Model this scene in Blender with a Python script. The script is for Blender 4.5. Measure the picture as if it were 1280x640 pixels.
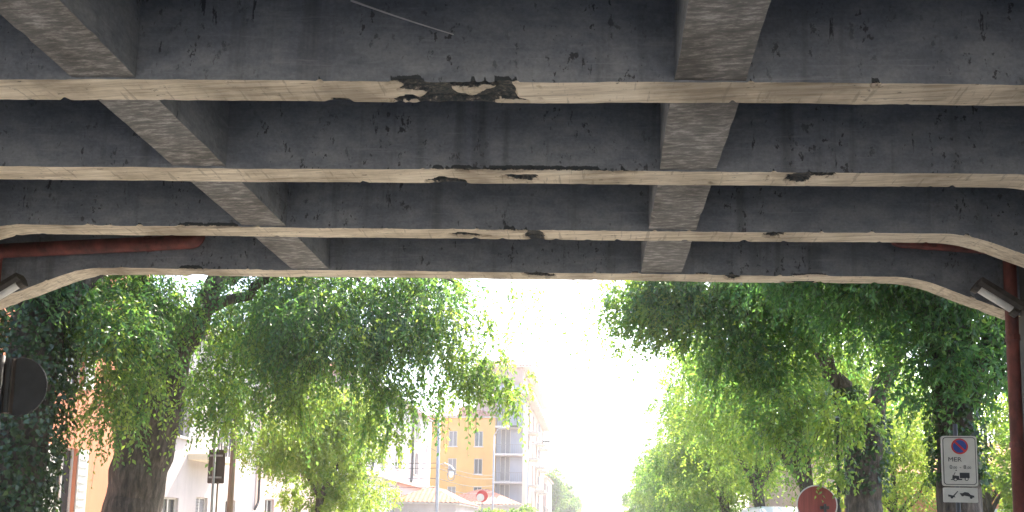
import bpy, math, random
import numpy as np
from mathutils import Vector, Matrix, noise as mnoise

for o in list(bpy.data.objects):
    bpy.data.objects.remove(o)
S = bpy.context.scene
COL = S.collection
R = math.radians

# ------------------------------------------------------------------ camera
cd = bpy.data.cameras.new('camera')
cam = bpy.data.objects.new('camera', cd)
COL.objects.link(cam)
yaw, pitch, roll = R(6.5), R(5.3), R(1.2)
fw = Vector((-math.sin(yaw) * math.cos(pitch), math.cos(yaw) * math.cos(pitch), math.sin(pitch)))
rt = Vector((math.cos(yaw), math.sin(yaw), 0))
up = rt.cross(fw)
rt2 = rt * math.cos(roll) + up * math.sin(roll)
up2 = up * math.cos(roll) - rt * math.sin(roll)
mw = Matrix((rt2, up2, -fw)).transposed().to_4x4()
mw.translation = Vector((0, 0, 1.6))
cam.matrix_world = mw
cd.sensor_width = 36
cd.lens = 36 * 925 / 1280
cd.shift_y = (579 - 320) / 1280
cd.clip_start = 0.05
cd.clip_end = 3000
S.camera = cam

# ------------------------------------------------------------------ light
SUN_AZ, SUN_EL = R(15), R(52)
w = bpy.data.worlds.new('World')
S.world = w
w.use_nodes = True
nt = w.node_tree
sky = nt.nodes.new('ShaderNodeTexSky')
sky.sky_type = 'NISHITA'
sky.sun_disc = False
sky.sun_elevation = SUN_EL
sky.sun_rotation = SUN_AZ
sky.air_density = 1.0
sky.dust_density = 3.0
sky.ozone_density = 1.0
nt.links.new(sky.outputs[0], nt.nodes['Background'].inputs[0])
nt.nodes['Background'].inputs[1].default_value = 0.15
sd = bpy.data.lights.new('sun', 'SUN')
sd.energy = 3.6
sd.angle = R(0.5)
sd.color = (1.0, 0.90, 0.75)
sun = bpy.data.objects.new('sun', sd)
COL.objects.link(sun)
sv = Vector((math.sin(SUN_AZ) * math.cos(SUN_EL), math.cos(SUN_AZ) * math.cos(SUN_EL), math.sin(SUN_EL)))
sun.rotation_euler = sv.to_track_quat('Z', 'Y').to_euler()
sun.location = (10, 20, 60)

S.view_settings.view_transform = 'Standard'
S.view_settings.look = 'None'
S.view_settings.gamma = 1
S.view_settings.exposure = 2.5
S.cycles.use_denoising = True
S.cycles.max_bounces = 10
S.cycles.diffuse_bounces = 5
S.cycles.transmission_bounces = 5
S.cycles.transparent_max_bounces = 4
S.cycles.volume_bounces = 1

# ------------------------------------------------------------------ materials
def nodes_of(name):
    m = bpy.data.materials.new(name)
    m.use_nodes = True
    return m, m.node_tree, m.node_tree.nodes['Principled BSDF']

def coords(nt, scale):
    tc = nt.nodes.new('ShaderNodeTexCoord')
    mp = nt.nodes.new('ShaderNodeMapping')
    mp.inputs['Scale'].default_value = scale
    nt.links.new(tc.outputs['Object'], mp.inputs[0])
    return mp.outputs[0]

def noise_node(nt, vec, scale, detail=6, rough=0.6):
    n = nt.nodes.new('ShaderNodeTexNoise')
    n.inputs['Scale'].default_value = scale
    n.inputs['Detail'].default_value = detail
    n.inputs['Roughness'].default_value = rough
    nt.links.new(vec, n.inputs['Vector'])
    return n.outputs['Fac']

def ramp(nt, fac, stops):
    r = nt.nodes.new('ShaderNodeValToRGB')
    e = r.color_ramp.elements
    while len(e) < len(stops):
        e.new(0.5)
    for k, (p, c) in enumerate(stops):
        e[k].position = p
        e[k].color = (*c, 1) if len(c) == 3 else c
    nt.links.new(fac, r.inputs[0])
    return r.outputs[0]

def mixc(nt, fac, a, b, mode='MIX'):
    m = nt.nodes.new('ShaderNodeMix')
    m.data_type = 'RGBA'
    m.blend_type = mode
    for val, sock in ((fac, m.inputs[0]), (a, m.inputs[6]), (b, m.inputs[7])):
        if isinstance(val, (int, float)):
            sock.default_value = val
        elif isinstance(val, tuple):
            sock.default_value = (*val, 1)
        else:
            nt.links.new(val, sock)
    return m.outputs[2]

def bump(nt, b, h, strength, dist=0.02):
    n = nt.nodes.new('ShaderNodeBump')
    n.inputs['Strength'].default_value = strength
    n.inputs['Distance'].default_value = dist
    nt.links.new(h, n.inputs['Height'])
    nt.links.new(n.outputs[0], b.inputs['Normal'])

def simple(name, col, rough=0.6, var=0.25, scale=8, stretch=(1, 1, 1), bmp=0.2, metal=0.0, dist=0.01):
    m, nt, b = nodes_of(name)
    v = coords(nt, stretch)
    f = noise_node(nt, v, scale)
    lo = tuple(c * (1 - var) for c in col)
    hi = tuple(min(1, c * (1 + var)) for c in col)
    nt.links.new(ramp(nt, f, [(0.3, lo), (0.7, hi)]), b.inputs['Base Color'])
    b.inputs['Roughness'].default_value = rough
    b.inputs['Metallic'].default_value = metal
    if bmp:
        bump(nt, b, noise_node(nt, v, scale * 6), bmp, dist)
    return m

def attr(nt, name):
    a = nt.nodes.new('ShaderNodeAttribute')
    a.attribute_name = name
    return a.outputs['Fac']

def mat_face():
    # sooty painted sides of the beams: blotches, dark flaked specks, pale drips
    m, nt, b = nodes_of('sooty_concrete')
    v = coords(nt, (1, 1, 1))
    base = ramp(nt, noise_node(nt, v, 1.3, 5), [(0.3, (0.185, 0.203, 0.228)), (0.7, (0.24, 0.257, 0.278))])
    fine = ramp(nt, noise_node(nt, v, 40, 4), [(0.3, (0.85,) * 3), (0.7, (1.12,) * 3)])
    c = mixc(nt, 1.0, base, fine, 'MULTIPLY')
    # broad weathered patches, then flaked-off specks gathered in swarms, soot drips and rubbed scrapes
    pat = ramp(nt, noise_node(nt, coords(nt, (0.8, 1, 1.6)), 3.5, 7, 0.7), [(0.40, (0.78, 0.79, 0.82)), (0.62, (1.18, 1.16, 1.12))])
    c = mixc(nt, 1.0, c, pat, 'MULTIPLY')
    v2 = coords(nt, (1, 1, 0.6))
    zone = ramp(nt, noise_node(nt, v2, 1.7, 2), [(0.44, (0,) * 3), (0.60, (1,) * 3)])
    sp = ramp(nt, noise_node(nt, v2, 19, 5, 0.65), [(0.60, (0,) * 3), (0.63, (0.9,) * 3)])
    c = mixc(nt, mixc(nt, 1.0, zone, sp, 'MULTIPLY'), c, (0.045, 0.047, 0.050))
    sp2 = ramp(nt, noise_node(nt, coords(nt, (1, 1, 0.22)), 8.5, 6, 0.7), [(0.655, (0,) * 3), (0.68, (0.9,) * 3)])
    c = mixc(nt, sp2, c, (0.035, 0.037, 0.042))
    drip = ramp(nt, noise_node(nt, coords(nt, (1, 1, 0.06)), 5.0, 5, 0.6), [(0.56, (0,) * 3), (0.70, (0.55,) * 3)])
    c = mixc(nt, drip, c, (0.085, 0.090, 0.098))
    rub = ramp(nt, noise_node(nt, coords(nt, (0.5, 1, 9)), 4.0, 6, 0.7), [(0.57, (0,) * 3), (0.72, (0.45,) * 3)])
    c = mixc(nt, rub, c, (0.36, 0.37, 0.38))
    mth = nt.nodes.new('ShaderNodeMath')
    mth.operation = 'ADD'
    nt.links.new(attr(nt, 'spall'), mth.inputs[0])
    nt.links.new(noise_node(nt, coords(nt, (1.0, 1.0, 0.5)), 16, 7, 0.8), mth.inputs[1])
    c = mixc(nt, ramp(nt, mth.outputs[0], [(0.90, (0,) * 3), (1.0, (1,) * 3)]), c, (0.04, 0.046, 0.05))
    nt.links.new(c, b.inputs['Base Color'])
    b.inputs['Roughness'].default_value = 0.85
    bump(nt, b, noise_node(nt, v, 30, 6), 0.35, 0.01)
    return m

def mat_soffit(name, streak, lo, mid, hi, k=1.0):
    m, nt, b = nodes_of(name)
    v = coords(nt, streak)
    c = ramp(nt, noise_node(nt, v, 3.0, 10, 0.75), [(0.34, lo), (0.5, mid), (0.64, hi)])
    big = ramp(nt, noise_node(nt, coords(nt, (1, 1, 1)), 1.3, 5), [(0.36, (0.52, 0.50, 0.48)), (0.50, (0.86, 0.85, 0.83)), (0.60, (1.0, 1.0, 1.0))])
    c = mixc(nt, 1.0, c, big, 'MULTIPLY')
    # board joints and scrapes across the beam
    cr = ramp(nt, noise_node(nt, coords(nt, (9, 1.2, 1)), 2.2, 5, 0.6), [(0.60, (0,) * 3), (0.64, (0.45 * k,) * 3)])
    c = mixc(nt, cr, c, tuple(x * 0.55 for x in lo))
    # thin soot lines along it
    ln = ramp(nt, noise_node(nt, coords(nt, (0.35, 16, 4)), 2.0, 6, 0.7), [(0.60, (0,) * 3), (0.66, (0.55 * k,) * 3)])
    c = mixc(nt, ln, c, (0.16, 0.135, 0.11))
    sc = ramp(nt, noise_node(nt, coords(nt, (3.0, 10, 3)), 3.2, 7, 0.75), [(0.615, (0,) * 3), (0.65, (0.85 * k,) * 3)])
    c = mixc(nt, sc, c, (0.075, 0.066, 0.058))
    mth = nt.nodes.new('ShaderNodeMath')
    mth.operation = 'ADD'
    nt.links.new(attr(nt, 'spall'), mth.inputs[0])
    nt.links.new(noise_node(nt, coords(nt, (1.0, 5.0, 1)), 14, 7, 0.8), mth.inputs[1])
    hole = ramp(nt, mth.outputs[0], [(0.92, (0,) * 3), (0.99, (1,) * 3)])
    brk = ramp(nt, noise_node(nt, coords(nt, (1, 2, 1)), 26, 6, 0.7), [(0.42, (0.024, 0.033, 0.038)), (0.60, (0.10, 0.095, 0.085)), (0.66, (0.34, 0.29, 0.23))])
    c = mixc(nt, hole, c, brk)
    nt.links.new(c, b.inputs['Base Color'])
    b.inputs['Roughness'].default_value = 0.8
    bump(nt, b, noise_node(nt, v, 14, 6), 0.45 * k + 0.1, 0.008)
    return m

def mat_leaf(name, stops, tstops, fac=0.45, rough=0.45):
    m, nt, b = nodes_of(name)
    a = attr(nt, 'tint')
    nt.links.new(ramp(nt, a, stops), b.inputs['Base Color'])
    b.inputs['Roughness'].default_value = rough
    tr = nt.nodes.new('ShaderNodeBsdfTranslucent')
    nt.links.new(ramp(nt, a, tstops), tr.inputs[0])
    mx = nt.nodes.new('ShaderNodeMixShader')
    mx.inputs[0].default_value = fac
    nt.links.new(b.outputs[0], mx.inputs[1])
    nt.links.new(tr.outputs[0], mx.inputs[2])
    nt.links.new(mx.outputs[0], nt.nodes['Material Output'].inputs[0])
    return m

def mat_bark():
    m, nt, b = nodes_of('bark')
    v = coords(nt, (1, 1, 0.22))
    f = noise_node(nt, v, 11, 8, 0.7)
    nt.links.new(ramp(nt, f, [(0.34, (0.022, 0.018, 0.014)), (0.5, (0.066, 0.053, 0.041)), (0.66, (0.145, 0.118, 0.092))]), b.inputs['Base Color'])
    b.inputs['Roughness'].default_value = 0.9
    bump(nt, b, f, 1.0, 0.05)
    return m

def mat_plaster(name, col, var=0.12):
    m, nt, b = nodes_of(name)
    v = coords(nt, (1, 1, 0.5))
    lo = tuple(c * (1 - var) for c in col)
    hi = tuple(min(0.9, c * (1 + var)) for c in col)
    c = ramp(nt, noise_node(nt, v, 0.8, 6), [(0.3, lo), (0.7, hi)])
    st = ramp(nt, noise_node(nt, coords(nt, (4, 4, 0.25)), 1.5, 5), [(0.55, (0,) * 3), (0.8, (0.35,) * 3)])
    c = mixc(nt, st, c, tuple(x * 0.55 for x in col))
    nt.links.new(c, b.inputs['Base Color'])
    b.inputs['Roughness'].default_value = 0.85
    bump(nt, b, noise_node(nt, coords(nt, (1, 1, 1)), 45, 4), 0.15, 0.01)
    return m

def mat_glass(name, col=(0.03, 0.035, 0.04)):
    m, nt, b = nodes_of(name)
    b.inputs['Base Color'].default_value = (*col, 1)
    b.inputs['Roughness'].default_value = 0.08
    b.inputs['Specular IOR Level'].default_value = 0.6
    return m

def mat_tiles():
    m, nt, b = nodes_of('terracotta')
    v = coords(nt, (1, 1, 1))
    nt.links.new(ramp(nt, noise_node(nt, v, 5, 6), [(0.3, (0.25, 0.085, 0.05)), (0.55, (0.38, 0.14, 0.08)), (0.75, (0.46, 0.24, 0.15))]), b.inputs['Base Color'])
    b.inputs['Roughness'].default_value = 0.85
    return m

def mat_asphalt():
    m, nt, b = nodes_of('asphalt')
    v = coords(nt, (1, 1, 1))
    c = ramp(nt, noise_node(nt, v, 0.5, 6), [(0.3, (0.12, 0.115, 0.107)), (0.7, (0.18, 0.172, 0.16))])
    c = mixc(nt, 1.0, c, ramp(nt, noise_node(nt, v, 90, 3), [(0.3, (0.75,) * 3), (0.7, (1.2,) * 3)]), 'MULTIPLY')
    nt.links.new(c, b.inputs['Base Color'])
    b.inputs['Roughness'].default_value = 0.8
    bump(nt, b, noise_node(nt, v, 120, 4), 0.4, 0.01)
    return m

M = {}
M['face'] = mat_face()
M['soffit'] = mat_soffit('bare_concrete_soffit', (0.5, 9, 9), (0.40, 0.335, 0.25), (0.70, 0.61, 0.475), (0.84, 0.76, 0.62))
M['gsoffit'] = mat_soffit('grey_concrete_soffit', (2.4, 10, 4), (0.10, 0.110, 0.106), (0.185, 0.178, 0.172), (0.44, 0.425, 0.40), 0.3)
M['wall'] = simple('abutment_concrete', (0.10, 0.095, 0.088), 0.85, 0.4, 2.5, (1, 1, 0.4), 0.4)
M['deck'] = simple('deck_concrete', (0.2, 0.19, 0.18), 0.85, 0.3, 2)
M['leafdark'] = mat_leaf('elm_leaf', [(0, (0.040, 0.098, 0.052)), (0.5, (0.070, 0.140, 0.054)), (1, (0.12, 0.18, 0.045))],
                         [(0, (0.10, 0.26, 0.06)), (0.5, (0.22, 0.42, 0.07)), (1, (0.44, 0.58, 0.08))], 0.52, 0.36)
M['leaflight'] = mat_leaf('hackberry_leaf', [(0, (0.035, 0.085, 0.022)), (0.5, (0.06, 0.12, 0.025)), (1, (0.12, 0.165, 0.035))],
                          [(0, (0.12, 0.28, 0.05)), (0.5, (0.25, 0.43, 0.06)), (1, (0.44, 0.56, 0.08))], 0.52)
M['ivy'] = mat_leaf('ivy_leaf', [(0, (0.014, 0.034, 0.014)), (0.5, (0.026, 0.058, 0.020)), (1, (0.06, 0.10, 0.03))],
                    [(0, (0.04, 0.10, 0.02)), (1, (0.12, 0.22, 0.04))], 0.3, 0.35)
M['bark'] = mat_bark()
M['orange'] = mat_plaster('orange_plaster', (0.54, 0.215, 0.115))
M['pale'] = mat_plaster('pale_plaster', (0.48, 0.43, 0.41))
M['pink'] = mat_plaster('pink_plaster', (0.50, 0.38, 0.34))
M['white'] = mat_plaster('white_plaster', (0.52, 0.49, 0.48))
M['yellow'] = mat_plaster('yellow_plaster', (0.60, 0.33, 0.085))
M['greyplaster'] = mat_plaster('grey_blue_plaster', (0.30, 0.32, 0.38))
M['brownplaster'] = mat_plaster('brown_plaster', (0.40, 0.29, 0.24))
M['cream'] = mat_plaster('cream_plaster', (0.66, 0.58, 0.44))
M['trim'] = simple('stone_trim', (0.5, 0.47, 0.43), 0.8, 0.15, 6)
M['glass'] = mat_glass('window_glass')
M['shutter'] = simple('grey_shutter_paint', (0.22, 0.21, 0.21), 0.6, 0.15, 10)
M['shutterw'] = simple('pale_shutter_paint', (0.50, 0.49, 0.45), 0.6, 0.12, 10)
M['frame'] = simple('window_frame_paint', (0.55, 0.52, 0.48), 0.5, 0.1, 10)
M['tiles'] = mat_tiles()
M['redpipe'] = simple('red_oxide_pipe_paint', (0.135, 0.034, 0.025), 0.6, 0.6, 9, (1, 1, 0.5), 0.3)
M['zinc'] = simple('galvanised_steel', (0.33, 0.33, 0.33), 0.5, 0.2, 14, (1, 1, 0.3), 0.1, 0.4)
M['darkmetal'] = simple('dark_steel', (0.045, 0.045, 0.048), 0.5, 0.3, 12, (1, 1, 1), 0.2, 0.3)
M['signback'] = simple('sign_back_grey', (0.045, 0.045, 0.045), 0.6, 0.25, 6)
M['brownback'] = simple('sign_back_brown', (0.07, 0.052, 0.042), 0.6, 0.25, 6)
M['rustred'] = simple('faded_red_sign_paint', (0.26, 0.055, 0.04), 0.55, 0.22, 5, (6, 1, 0.4), 0.1)
M['signwhite'] = simple('sign_white', (0.60, 0.57, 0.50), 0.5, 0.08, 7, bmp=0.05)
M['signblack'] = simple('sign_black', (0.03, 0.03, 0.032), 0.5, 0.1, 8, bmp=0)
M['signblue'] = simple('sign_blue', (0.025, 0.07, 0.28), 0.45, 0.1, 8, bmp=0)
M['signred'] = simple('sign_red', (0.50, 0.035, 0.03), 0.45, 0.1, 8, bmp=0)
M['lampbody'] = simple('lamp_housing', (0.06, 0.052, 0.045), 0.6, 0.4, 12)
M['lampglass'] = simple('lamp_diffuser', (0.75, 0.74, 0.70), 0.3, 0.08, 12, bmp=0)
M['asphalt'] = mat_asphalt()
M['paving'] = simple('pavement_stone', (0.30, 0.28, 0.26), 0.85, 0.2, 3)
M['kerb'] = simple('kerb_stone', (0.34, 0.33, 0.31), 0.8, 0.15, 5)
M['soil'] = simple('dry_ground', (0.16, 0.14, 0.09), 0.95, 0.35, 0.4)
M['paint'] = simple('road_paint', (0.72, 0.71, 0.68), 0.7, 0.12, 9)
M['vanpaint'] = simple('white_van_paint', (0.72, 0.73, 0.74), 0.25, 0.03, 4, bmp=0)
M['tyre'] = simple('tyre_rubber', (0.025, 0.025, 0.026), 0.8, 0.2, 10)
M['wood'] = simple('weathered_pole_wood', (0.17, 0.12, 0.08), 0.85, 0.35, 5, (1, 1, 0.15), 0.5)
M['green_cloth'] = simple('green_awning_cloth', (0.04, 0.13, 0.09), 0.8, 0.15, 8)
M['wire'] = simple('pale_cord', (0.62, 0.62, 0.60), 0.6, 0.1, 20, bmp=0)

# ------------------------------------------------------------------ mesh helpers
ORG = {}

class G:
    """geometry being collected: vertices, faces, one material number a face"""
    def __init__(s):
        s.v, s.f, s.m = [], [], []
    def add(s, v, f, mi=0):
        n = len(s.v)
        s.v += [tuple(p) for p in v]
        s.f += [tuple(n + i for i in q) for q in f]
        s.m += [mi] * len(f)
        return s
    def box(s, x0, x1, y0, y1, z0, z1, mi=0):
        return s.add([(x0, y0, z0), (x1, y0, z0), (x1, y1, z0), (x0, y1, z0), (x0, y0, z1), (x1, y0, z1), (x1, y1, z1), (x0, y1, z1)],
                     [(0, 3, 2, 1), (4, 5, 6, 7), (0, 1, 5, 4), (1, 2, 6, 5), (2, 3, 7, 6), (3, 0, 4, 7)], mi)
    def tube(s, pts, rad, n=8, mi=0, cap=True, wob=0.0, seed=0):
        pts = [Vector(p) for p in pts]
        if isinstance(rad, (int, float)):
            rad = [rad] * len(pts)
        rnd = random.Random(seed)
        vs, fs = [], []
        u = None
        for i, p in enumerate(pts):
            t = (pts[min(i + 1, len(pts) - 1)] - pts[max(i - 1, 0)]).normalized()
            if u is None:
                u = t.orthogonal().normalized()
            u = (u - t * u.dot(t)).normalized()
            v2 = t.cross(u)
            for k in range(n):
                a = 2 * math.pi * k / n
                rr = rad[i] * (1 + wob * (rnd.random() - 0.5) * 2)
                vs.append(p + (u * math.cos(a) + v2 * math.sin(a)) * rr)
        for i in range(len(pts) - 1):
            for k in range(n):
                a, b = i * n + k, i * n + (k + 1) % n
                fs.append((a, b, b + n, a + n))
        if cap:
            fs.append(tuple(range(n - 1, -1, -1)))
            fs.append(tuple((len(pts) - 1) * n + k for k in range(n)))
        return s.add(vs, fs, mi)
    def disc(s, c, r, y0, y1, n=40, mi=0):
        """round plate standing in the XZ plane from y0 (front) to y1"""
        vs = [(c[0] + r * math.cos(2 * math.pi * k / n), y, c[1] + r * math.sin(2 * math.pi * k / n)) for y in (y0, y1) for k in range(n)]
        fs = [tuple(range(n)), tuple(range(2 * n - 1, n - 1, -1))] + [(k, n + k, n + (k + 1) % n, (k + 1) % n) for k in range(n)]
        return s.add(vs, fs, mi)
    def plate(s, poly, y0, y1, mi=0):
        """polygon [(x, z)] as a plate standing in the XZ plane"""
        n = len(poly)
        vs = [(x, y, z) for y in (y0, y1) for x, z in poly]
        fs = [tuple(range(n)), tuple(range(2 * n - 1, n - 1, -1))] + [(k, n + k, n + (k + 1) % n, (k + 1) % n) for k in range(n)]
        return s.add(vs, fs, mi)

def obj(name, g, mats, parent=None, smooth=False, loc=None):
    if not isinstance(mats, (list, tuple)):
        mats = [mats]
    org = ORG[parent.name] if parent else (loc or (0, 0, 0))
    me = bpy.data.meshes.new(name)
    me.from_pydata([(x - org[0], y - org[1], z - org[2]) for x, y, z in g.v], [], g.f)
    for m in mats:
        me.materials.append(m)
    if len(mats) > 1:
        me.polygons.foreach_set('material_index', g.m)
    if smooth:
        me.polygons.foreach_set('use_smooth', [True] * len(g.f))
    me.update()
    o = bpy.data.objects.new(name, me)
    COL.objects.link(o)
    if parent:
        o.parent = parent
    else:
        o.location = org
    ORG[o.name] = org
    return o

def tag(o, label=None, cat=None, group=None, kind=None):
    for k, v in (('label', label), ('category', cat), ('group', group), ('kind', kind)):
        if v:
            o[k] = v
    return o

def thing(name, label, cat, loc, group=None):
    o = bpy.data.objects.new(name, None)
    o.empty_display_size = 0.3
    COL.objects.link(o)
    o.location = loc
    ORG[o.name] = tuple(loc)
    return tag(o, label, cat, group)

def text_geo(body, size, cx, z, y, sx=1.0):
    cu = bpy.data.curves.new('lettering', 'FONT')
    cu.body = body
    cu.size = size
    cu.align_x = 'CENTER'
    cu.align_y = 'CENTER'
    cu.extrude = 0.0008
    cu.resolution_u = 3
    t = bpy.data.objects.new('lettering', cu)
    COL.objects.link(t)
    me = bpy.data.meshes.new_from_object(t.evaluated_get(bpy.context.evaluated_depsgraph_get()))
    g = G()
    g.add([(cx + p.co.x * sx, y - p.co.z, z + p.co.y) for p in me.vertices], [tuple(p.vertices) for p in me.polygons])
    bpy.data.objects.remove(t)
    bpy.data.curves.remove(cu)
    bpy.data.meshes.remove(me)
    return g

def n1(x, y=0.0, z=0.0):
    return mnoise.noise(Vector((x, y, z)))

def fbm(x, y, z):
    return mnoise.fractal(Vector((x, y, z)), 1.0, 2.0, 4)

# ------------------------------------------------------------------ ground
KL, KR = -5.7, 3.25          # kerb lines
g = G().box(-300, 300, -120, 420, -0.6, -0.16)
tag(obj('ground', g, M['soil']), kind='structure')
g = G().box(KL, KR, -60, 300, -0.159, 0.0)
road = tag(obj('road', g, M['asphalt']), kind='structure')
g = G()
for x0, x1, yy in [(-1.25, -1.13, 0)]:
    for k in range(-6, 40):
        if not (-4 < k * 4 < 0):
            g.box(x0, x1, k * 4, k * 4 + 2.2, 0.0, 0.004)
tag(obj('road_marking', g, M['paint']), kind='structure')
for nm, x0, x1, kx in (('pavement_left', -14.0, KL - 0.15, -1), ('pavement_right', KR + 0.15, 9.0, 1)):
    tag(obj(nm, G().box(x0, x1, -60, 300, -0.158, 0.13), M['paving']), kind='structure')
for nm, x0, x1 in (('kerb_left', KL - 0.15, KL), ('kerb_right', KR, KR + 0.15)):
    g = G()
    for k in range(-30, 150):
        g.box(x0, x1, k * 2 + 0.004, k * 2 + 1.996, -0.157, 0.138)
    tag(obj(nm, g, M['kerb']), kind='structure')

# ------------------------------------------------------------------ bridge
SK, ZS = 0.087, 4.5
XL, XR = -7.25, 4.62
bridge = thing('road_bridge', 'low concrete bridge with pale worn beam undersides spanning the road', 'bridge', (0, 2, 0))

def haunch(x):
    a = max(0.0, x - 3.25)
    b = max(0.0, -5.6 - x)
    def q(t):
        return 0.5 * t * t / 0.5 * 0.38 if t < 0.5 else (0.25 + (t - 0.5)) * 0.38
    return q(a) + q(b) * 1.05

def ell(x, v, cx, cv, rx, rv, tilt=0.0):
    dx = (x - cx) / rx
    dv = (v - cv - tilt * (x - cx)) / rv
    return 1.0 - math.sqrt(dx * dx + dv * dv)

SPALL = {0: [(-1.12, 0.35, 0.26, 0.38, 1.4), (-0.98, 0.85, 0.42, 0.24, 0.0), (-0.62, 0.35, 0.08, 0.85, 0.3), (-0.83, 0.16, 0.28, 0.17, 0), (-0.40, 0.5, 0.012, 0.9, 1.5),
             (-1.75, 0.97, 0.12, 0.10, 0), (-0.74, 0.7, 0.14, 0.3, -1.2), (1.75, 0.03, 0.03, 0.14, 0)],
         1: [(-1.25, 0.85, 0.16, 0.24, 0.2), (-0.62, 0.62, 0.16, 0.30, 0.3), (-0.45, 0.05, 0.9, 0.13, 0.05), (1.62, 0.4, 0.12, 0.45, -0.4), (1.8, 0.2, 0.1, 0.2, 0)],
         2: [(-1.25, 0.62, 0.18, 0.22, 0.3), (-0.62, 0.6, 0.10, 0.6, 0.4), (-0.80, 0.1, 0.26, 0.14, 0), (1.68, 0.3, 0.1, 0.3, 0), (-3.8, 0.05, 0.3, 0.1, 0)],
         3: [(-0.65, 0.3, 0.20, 0.34, 0.3), (1.5, 0.3, 0.1, 0.4, 0.5), (2.3, 0.9, 0.2, 0.2, 0), (-4.6, 0.1, 0.2, 0.2, 0)]}

def make_beam(k, y0, wd=0.232, step=0.025):
    """one beam across the road; y0 = its near edge at x = 0"""
    rows = [('n', 5.46), ('n', 5.0), ('n', 4.75), ('n', 4.62), ('n', 4.56)] + [('s', j / 10) for j in range(11)] + [('f', 4.58), ('f', 4.7), ('f', 5.0), ('f', 5.46)]
    n = int((XR - XL) / step) + 1
    vs, sp = [], []
    for i in range(n):
        x = XL + (XR - XL) * i / (n - 1)
        hz = haunch(x)
        sag = 0.010 * n1(x * 0.55, k * 7.1) + 0.004 * n1(x * 2.6, k * 3.3)
        zb = ZS - hz + sag
        en = 0.006 * n1(x * 1.1, k * 5.3, 1.7) + 0.003 * n1(x * 7, k, 4)
        ef = 0.006 * n1(x * 1.3, k * 2.3, 9.7) + 0.003 * n1(x * 8, k, 7)
        cn = max(0.0, n1(x * 3.1, k * 9.2, 3.0) - 0.42) * 0.06 + max(0.0, n1(x * 14, k * 4.2, 5.0) - 0.40) * 0.05
        cf = max(0.0, n1(x * 2.7, k * 6.2, 8.0) - 0.42) * 0.06 + max(0.0, n1(x * 13, k * 3.2, 2.0) - 0.40) * 0.05
        for t, a in rows:
            s = 0.0
            if t == 's':
                y = en + a * (wd + ef - en)
                z = zb
                if a == 0:
                    z += cn; y += cn * 0.5
                elif a == 0.1:
                    z += cn * 0.4
                if a == 1.0:
                    z += cf; y -= cf * 0.5
                elif a > 0.85:
                    z += cf * 0.4
                if (a == 0 and cn > 0.008) or (a == 1 and cf > 0.008):
                    s = 0.6
                nz = fbm(x * 7, a * 3.0, k * 3.7) * 0.55 + n1(x * 30, a * 9, k) * 0.25
                for e in SPALL.get(k, []):
                    d = ell(x, a, *e) + nz * 0.75
                    s = max(s, min(1.0, max(0.0, d * 3.5)))
                sm = fbm(x * 5.0, a * 1.8 + 20, k * 11.0) - 0.85
                s = max(s, min(0.85, max(0.0, sm * 4)))
                z += s * (0.045 if 0 < a < 1 else 0.015)
                z += 0.0025 * n1(x * 9, a * 12, k)
            elif t == 'n':
                y = en * max(0, 1 - (a - 4.5) * 4) + 0.004 * n1(x * 2, a * 3, k)
                z = a - hz * max(0.0, 1 - (a - 4.56) / 0.5)
            else:
                y = wd + ef * max(0, 1 - (a - 4.5) * 4)
                z = a - hz * max(0.0, 1 - (a - 4.58) / 0.5)
            vs.append((x, y0 + SK * x + y, z))
            sp.append(s)
    m = len(rows)
    g = G()
    fs, ms = [], []
    for i in range(n - 1):
        for j in range(m - 1):
            a, b = i * m + j, i * m + j + 1
            fs.append((a, a + m, b + m, b))
            ms.append(1 if rows[j][0] == 's' and rows[j + 1][0] == 's' else 0)
    g.v, g.f, g.m = vs, fs, ms
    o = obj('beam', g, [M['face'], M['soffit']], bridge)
    at = o.data.attributes.new('spall', 'FLOAT', 'POINT')
    at.data.foreach_set('value', sp)
    return o

for k in range(-3, 4):
    make_beam(k, 4.555 + 1.182 * k, step=0.025 if k >= 0 else 0.15)

for x0, x1, q in ((-3.45, -3.02, 1), (0.48, 0.93, 2)):
    g = G()
    ny = 300
    ya, yb = 0.9, 8.2
    vs, fs, ms = [], [], []
    rows = [('l', 5.44), ('l', 4.9), ('l', 4.6)] + [('s', j / 10) for j in range(11)] + [('r', 4.6), ('r', 4.9), ('r', 5.44)]
    for i in range(ny):
        y = ya + (yb - ya) * i / (ny - 1)
        el = 0.012 * n1(y * 0.9, q * 3.1) + 0.006 * n1(y * 6, q)
        er = 0.012 * n1(y * 0.9, q * 8.1, 4) + 0.006 * n1(y * 6, q, 5)
        cl = max(0, n1(y * 4, q * 5) - 0.3) * 0.08
        for t, a in rows:
            if t == 's':
                px = x0 + el + a * (x1 - x0 + er - el)
                z = 4.516 + 0.005 * n1(px * 8, y * 5, q) + (cl if a in (0, 1) else 0)
            else:
                px = (x0 + el) if t == 'l' else (x1 + er)
                z = a
            vs.append((px, y + SK * px, z))
    m = len(rows)
    for i in range(ny - 1):
        for j in range(m - 1):
            a, b = i * m + j, i * m + j + 1
            fs.append((a, b, b + m, a + m))
            ms.append(1 if rows[j][0] == 's' and rows[j + 1][0] == 's' else 0)
    g.v, g.f, g.m = vs, fs, ms
    obj('cross_girder', g, [M['face'], M['gsoffit']], bridge)

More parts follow.
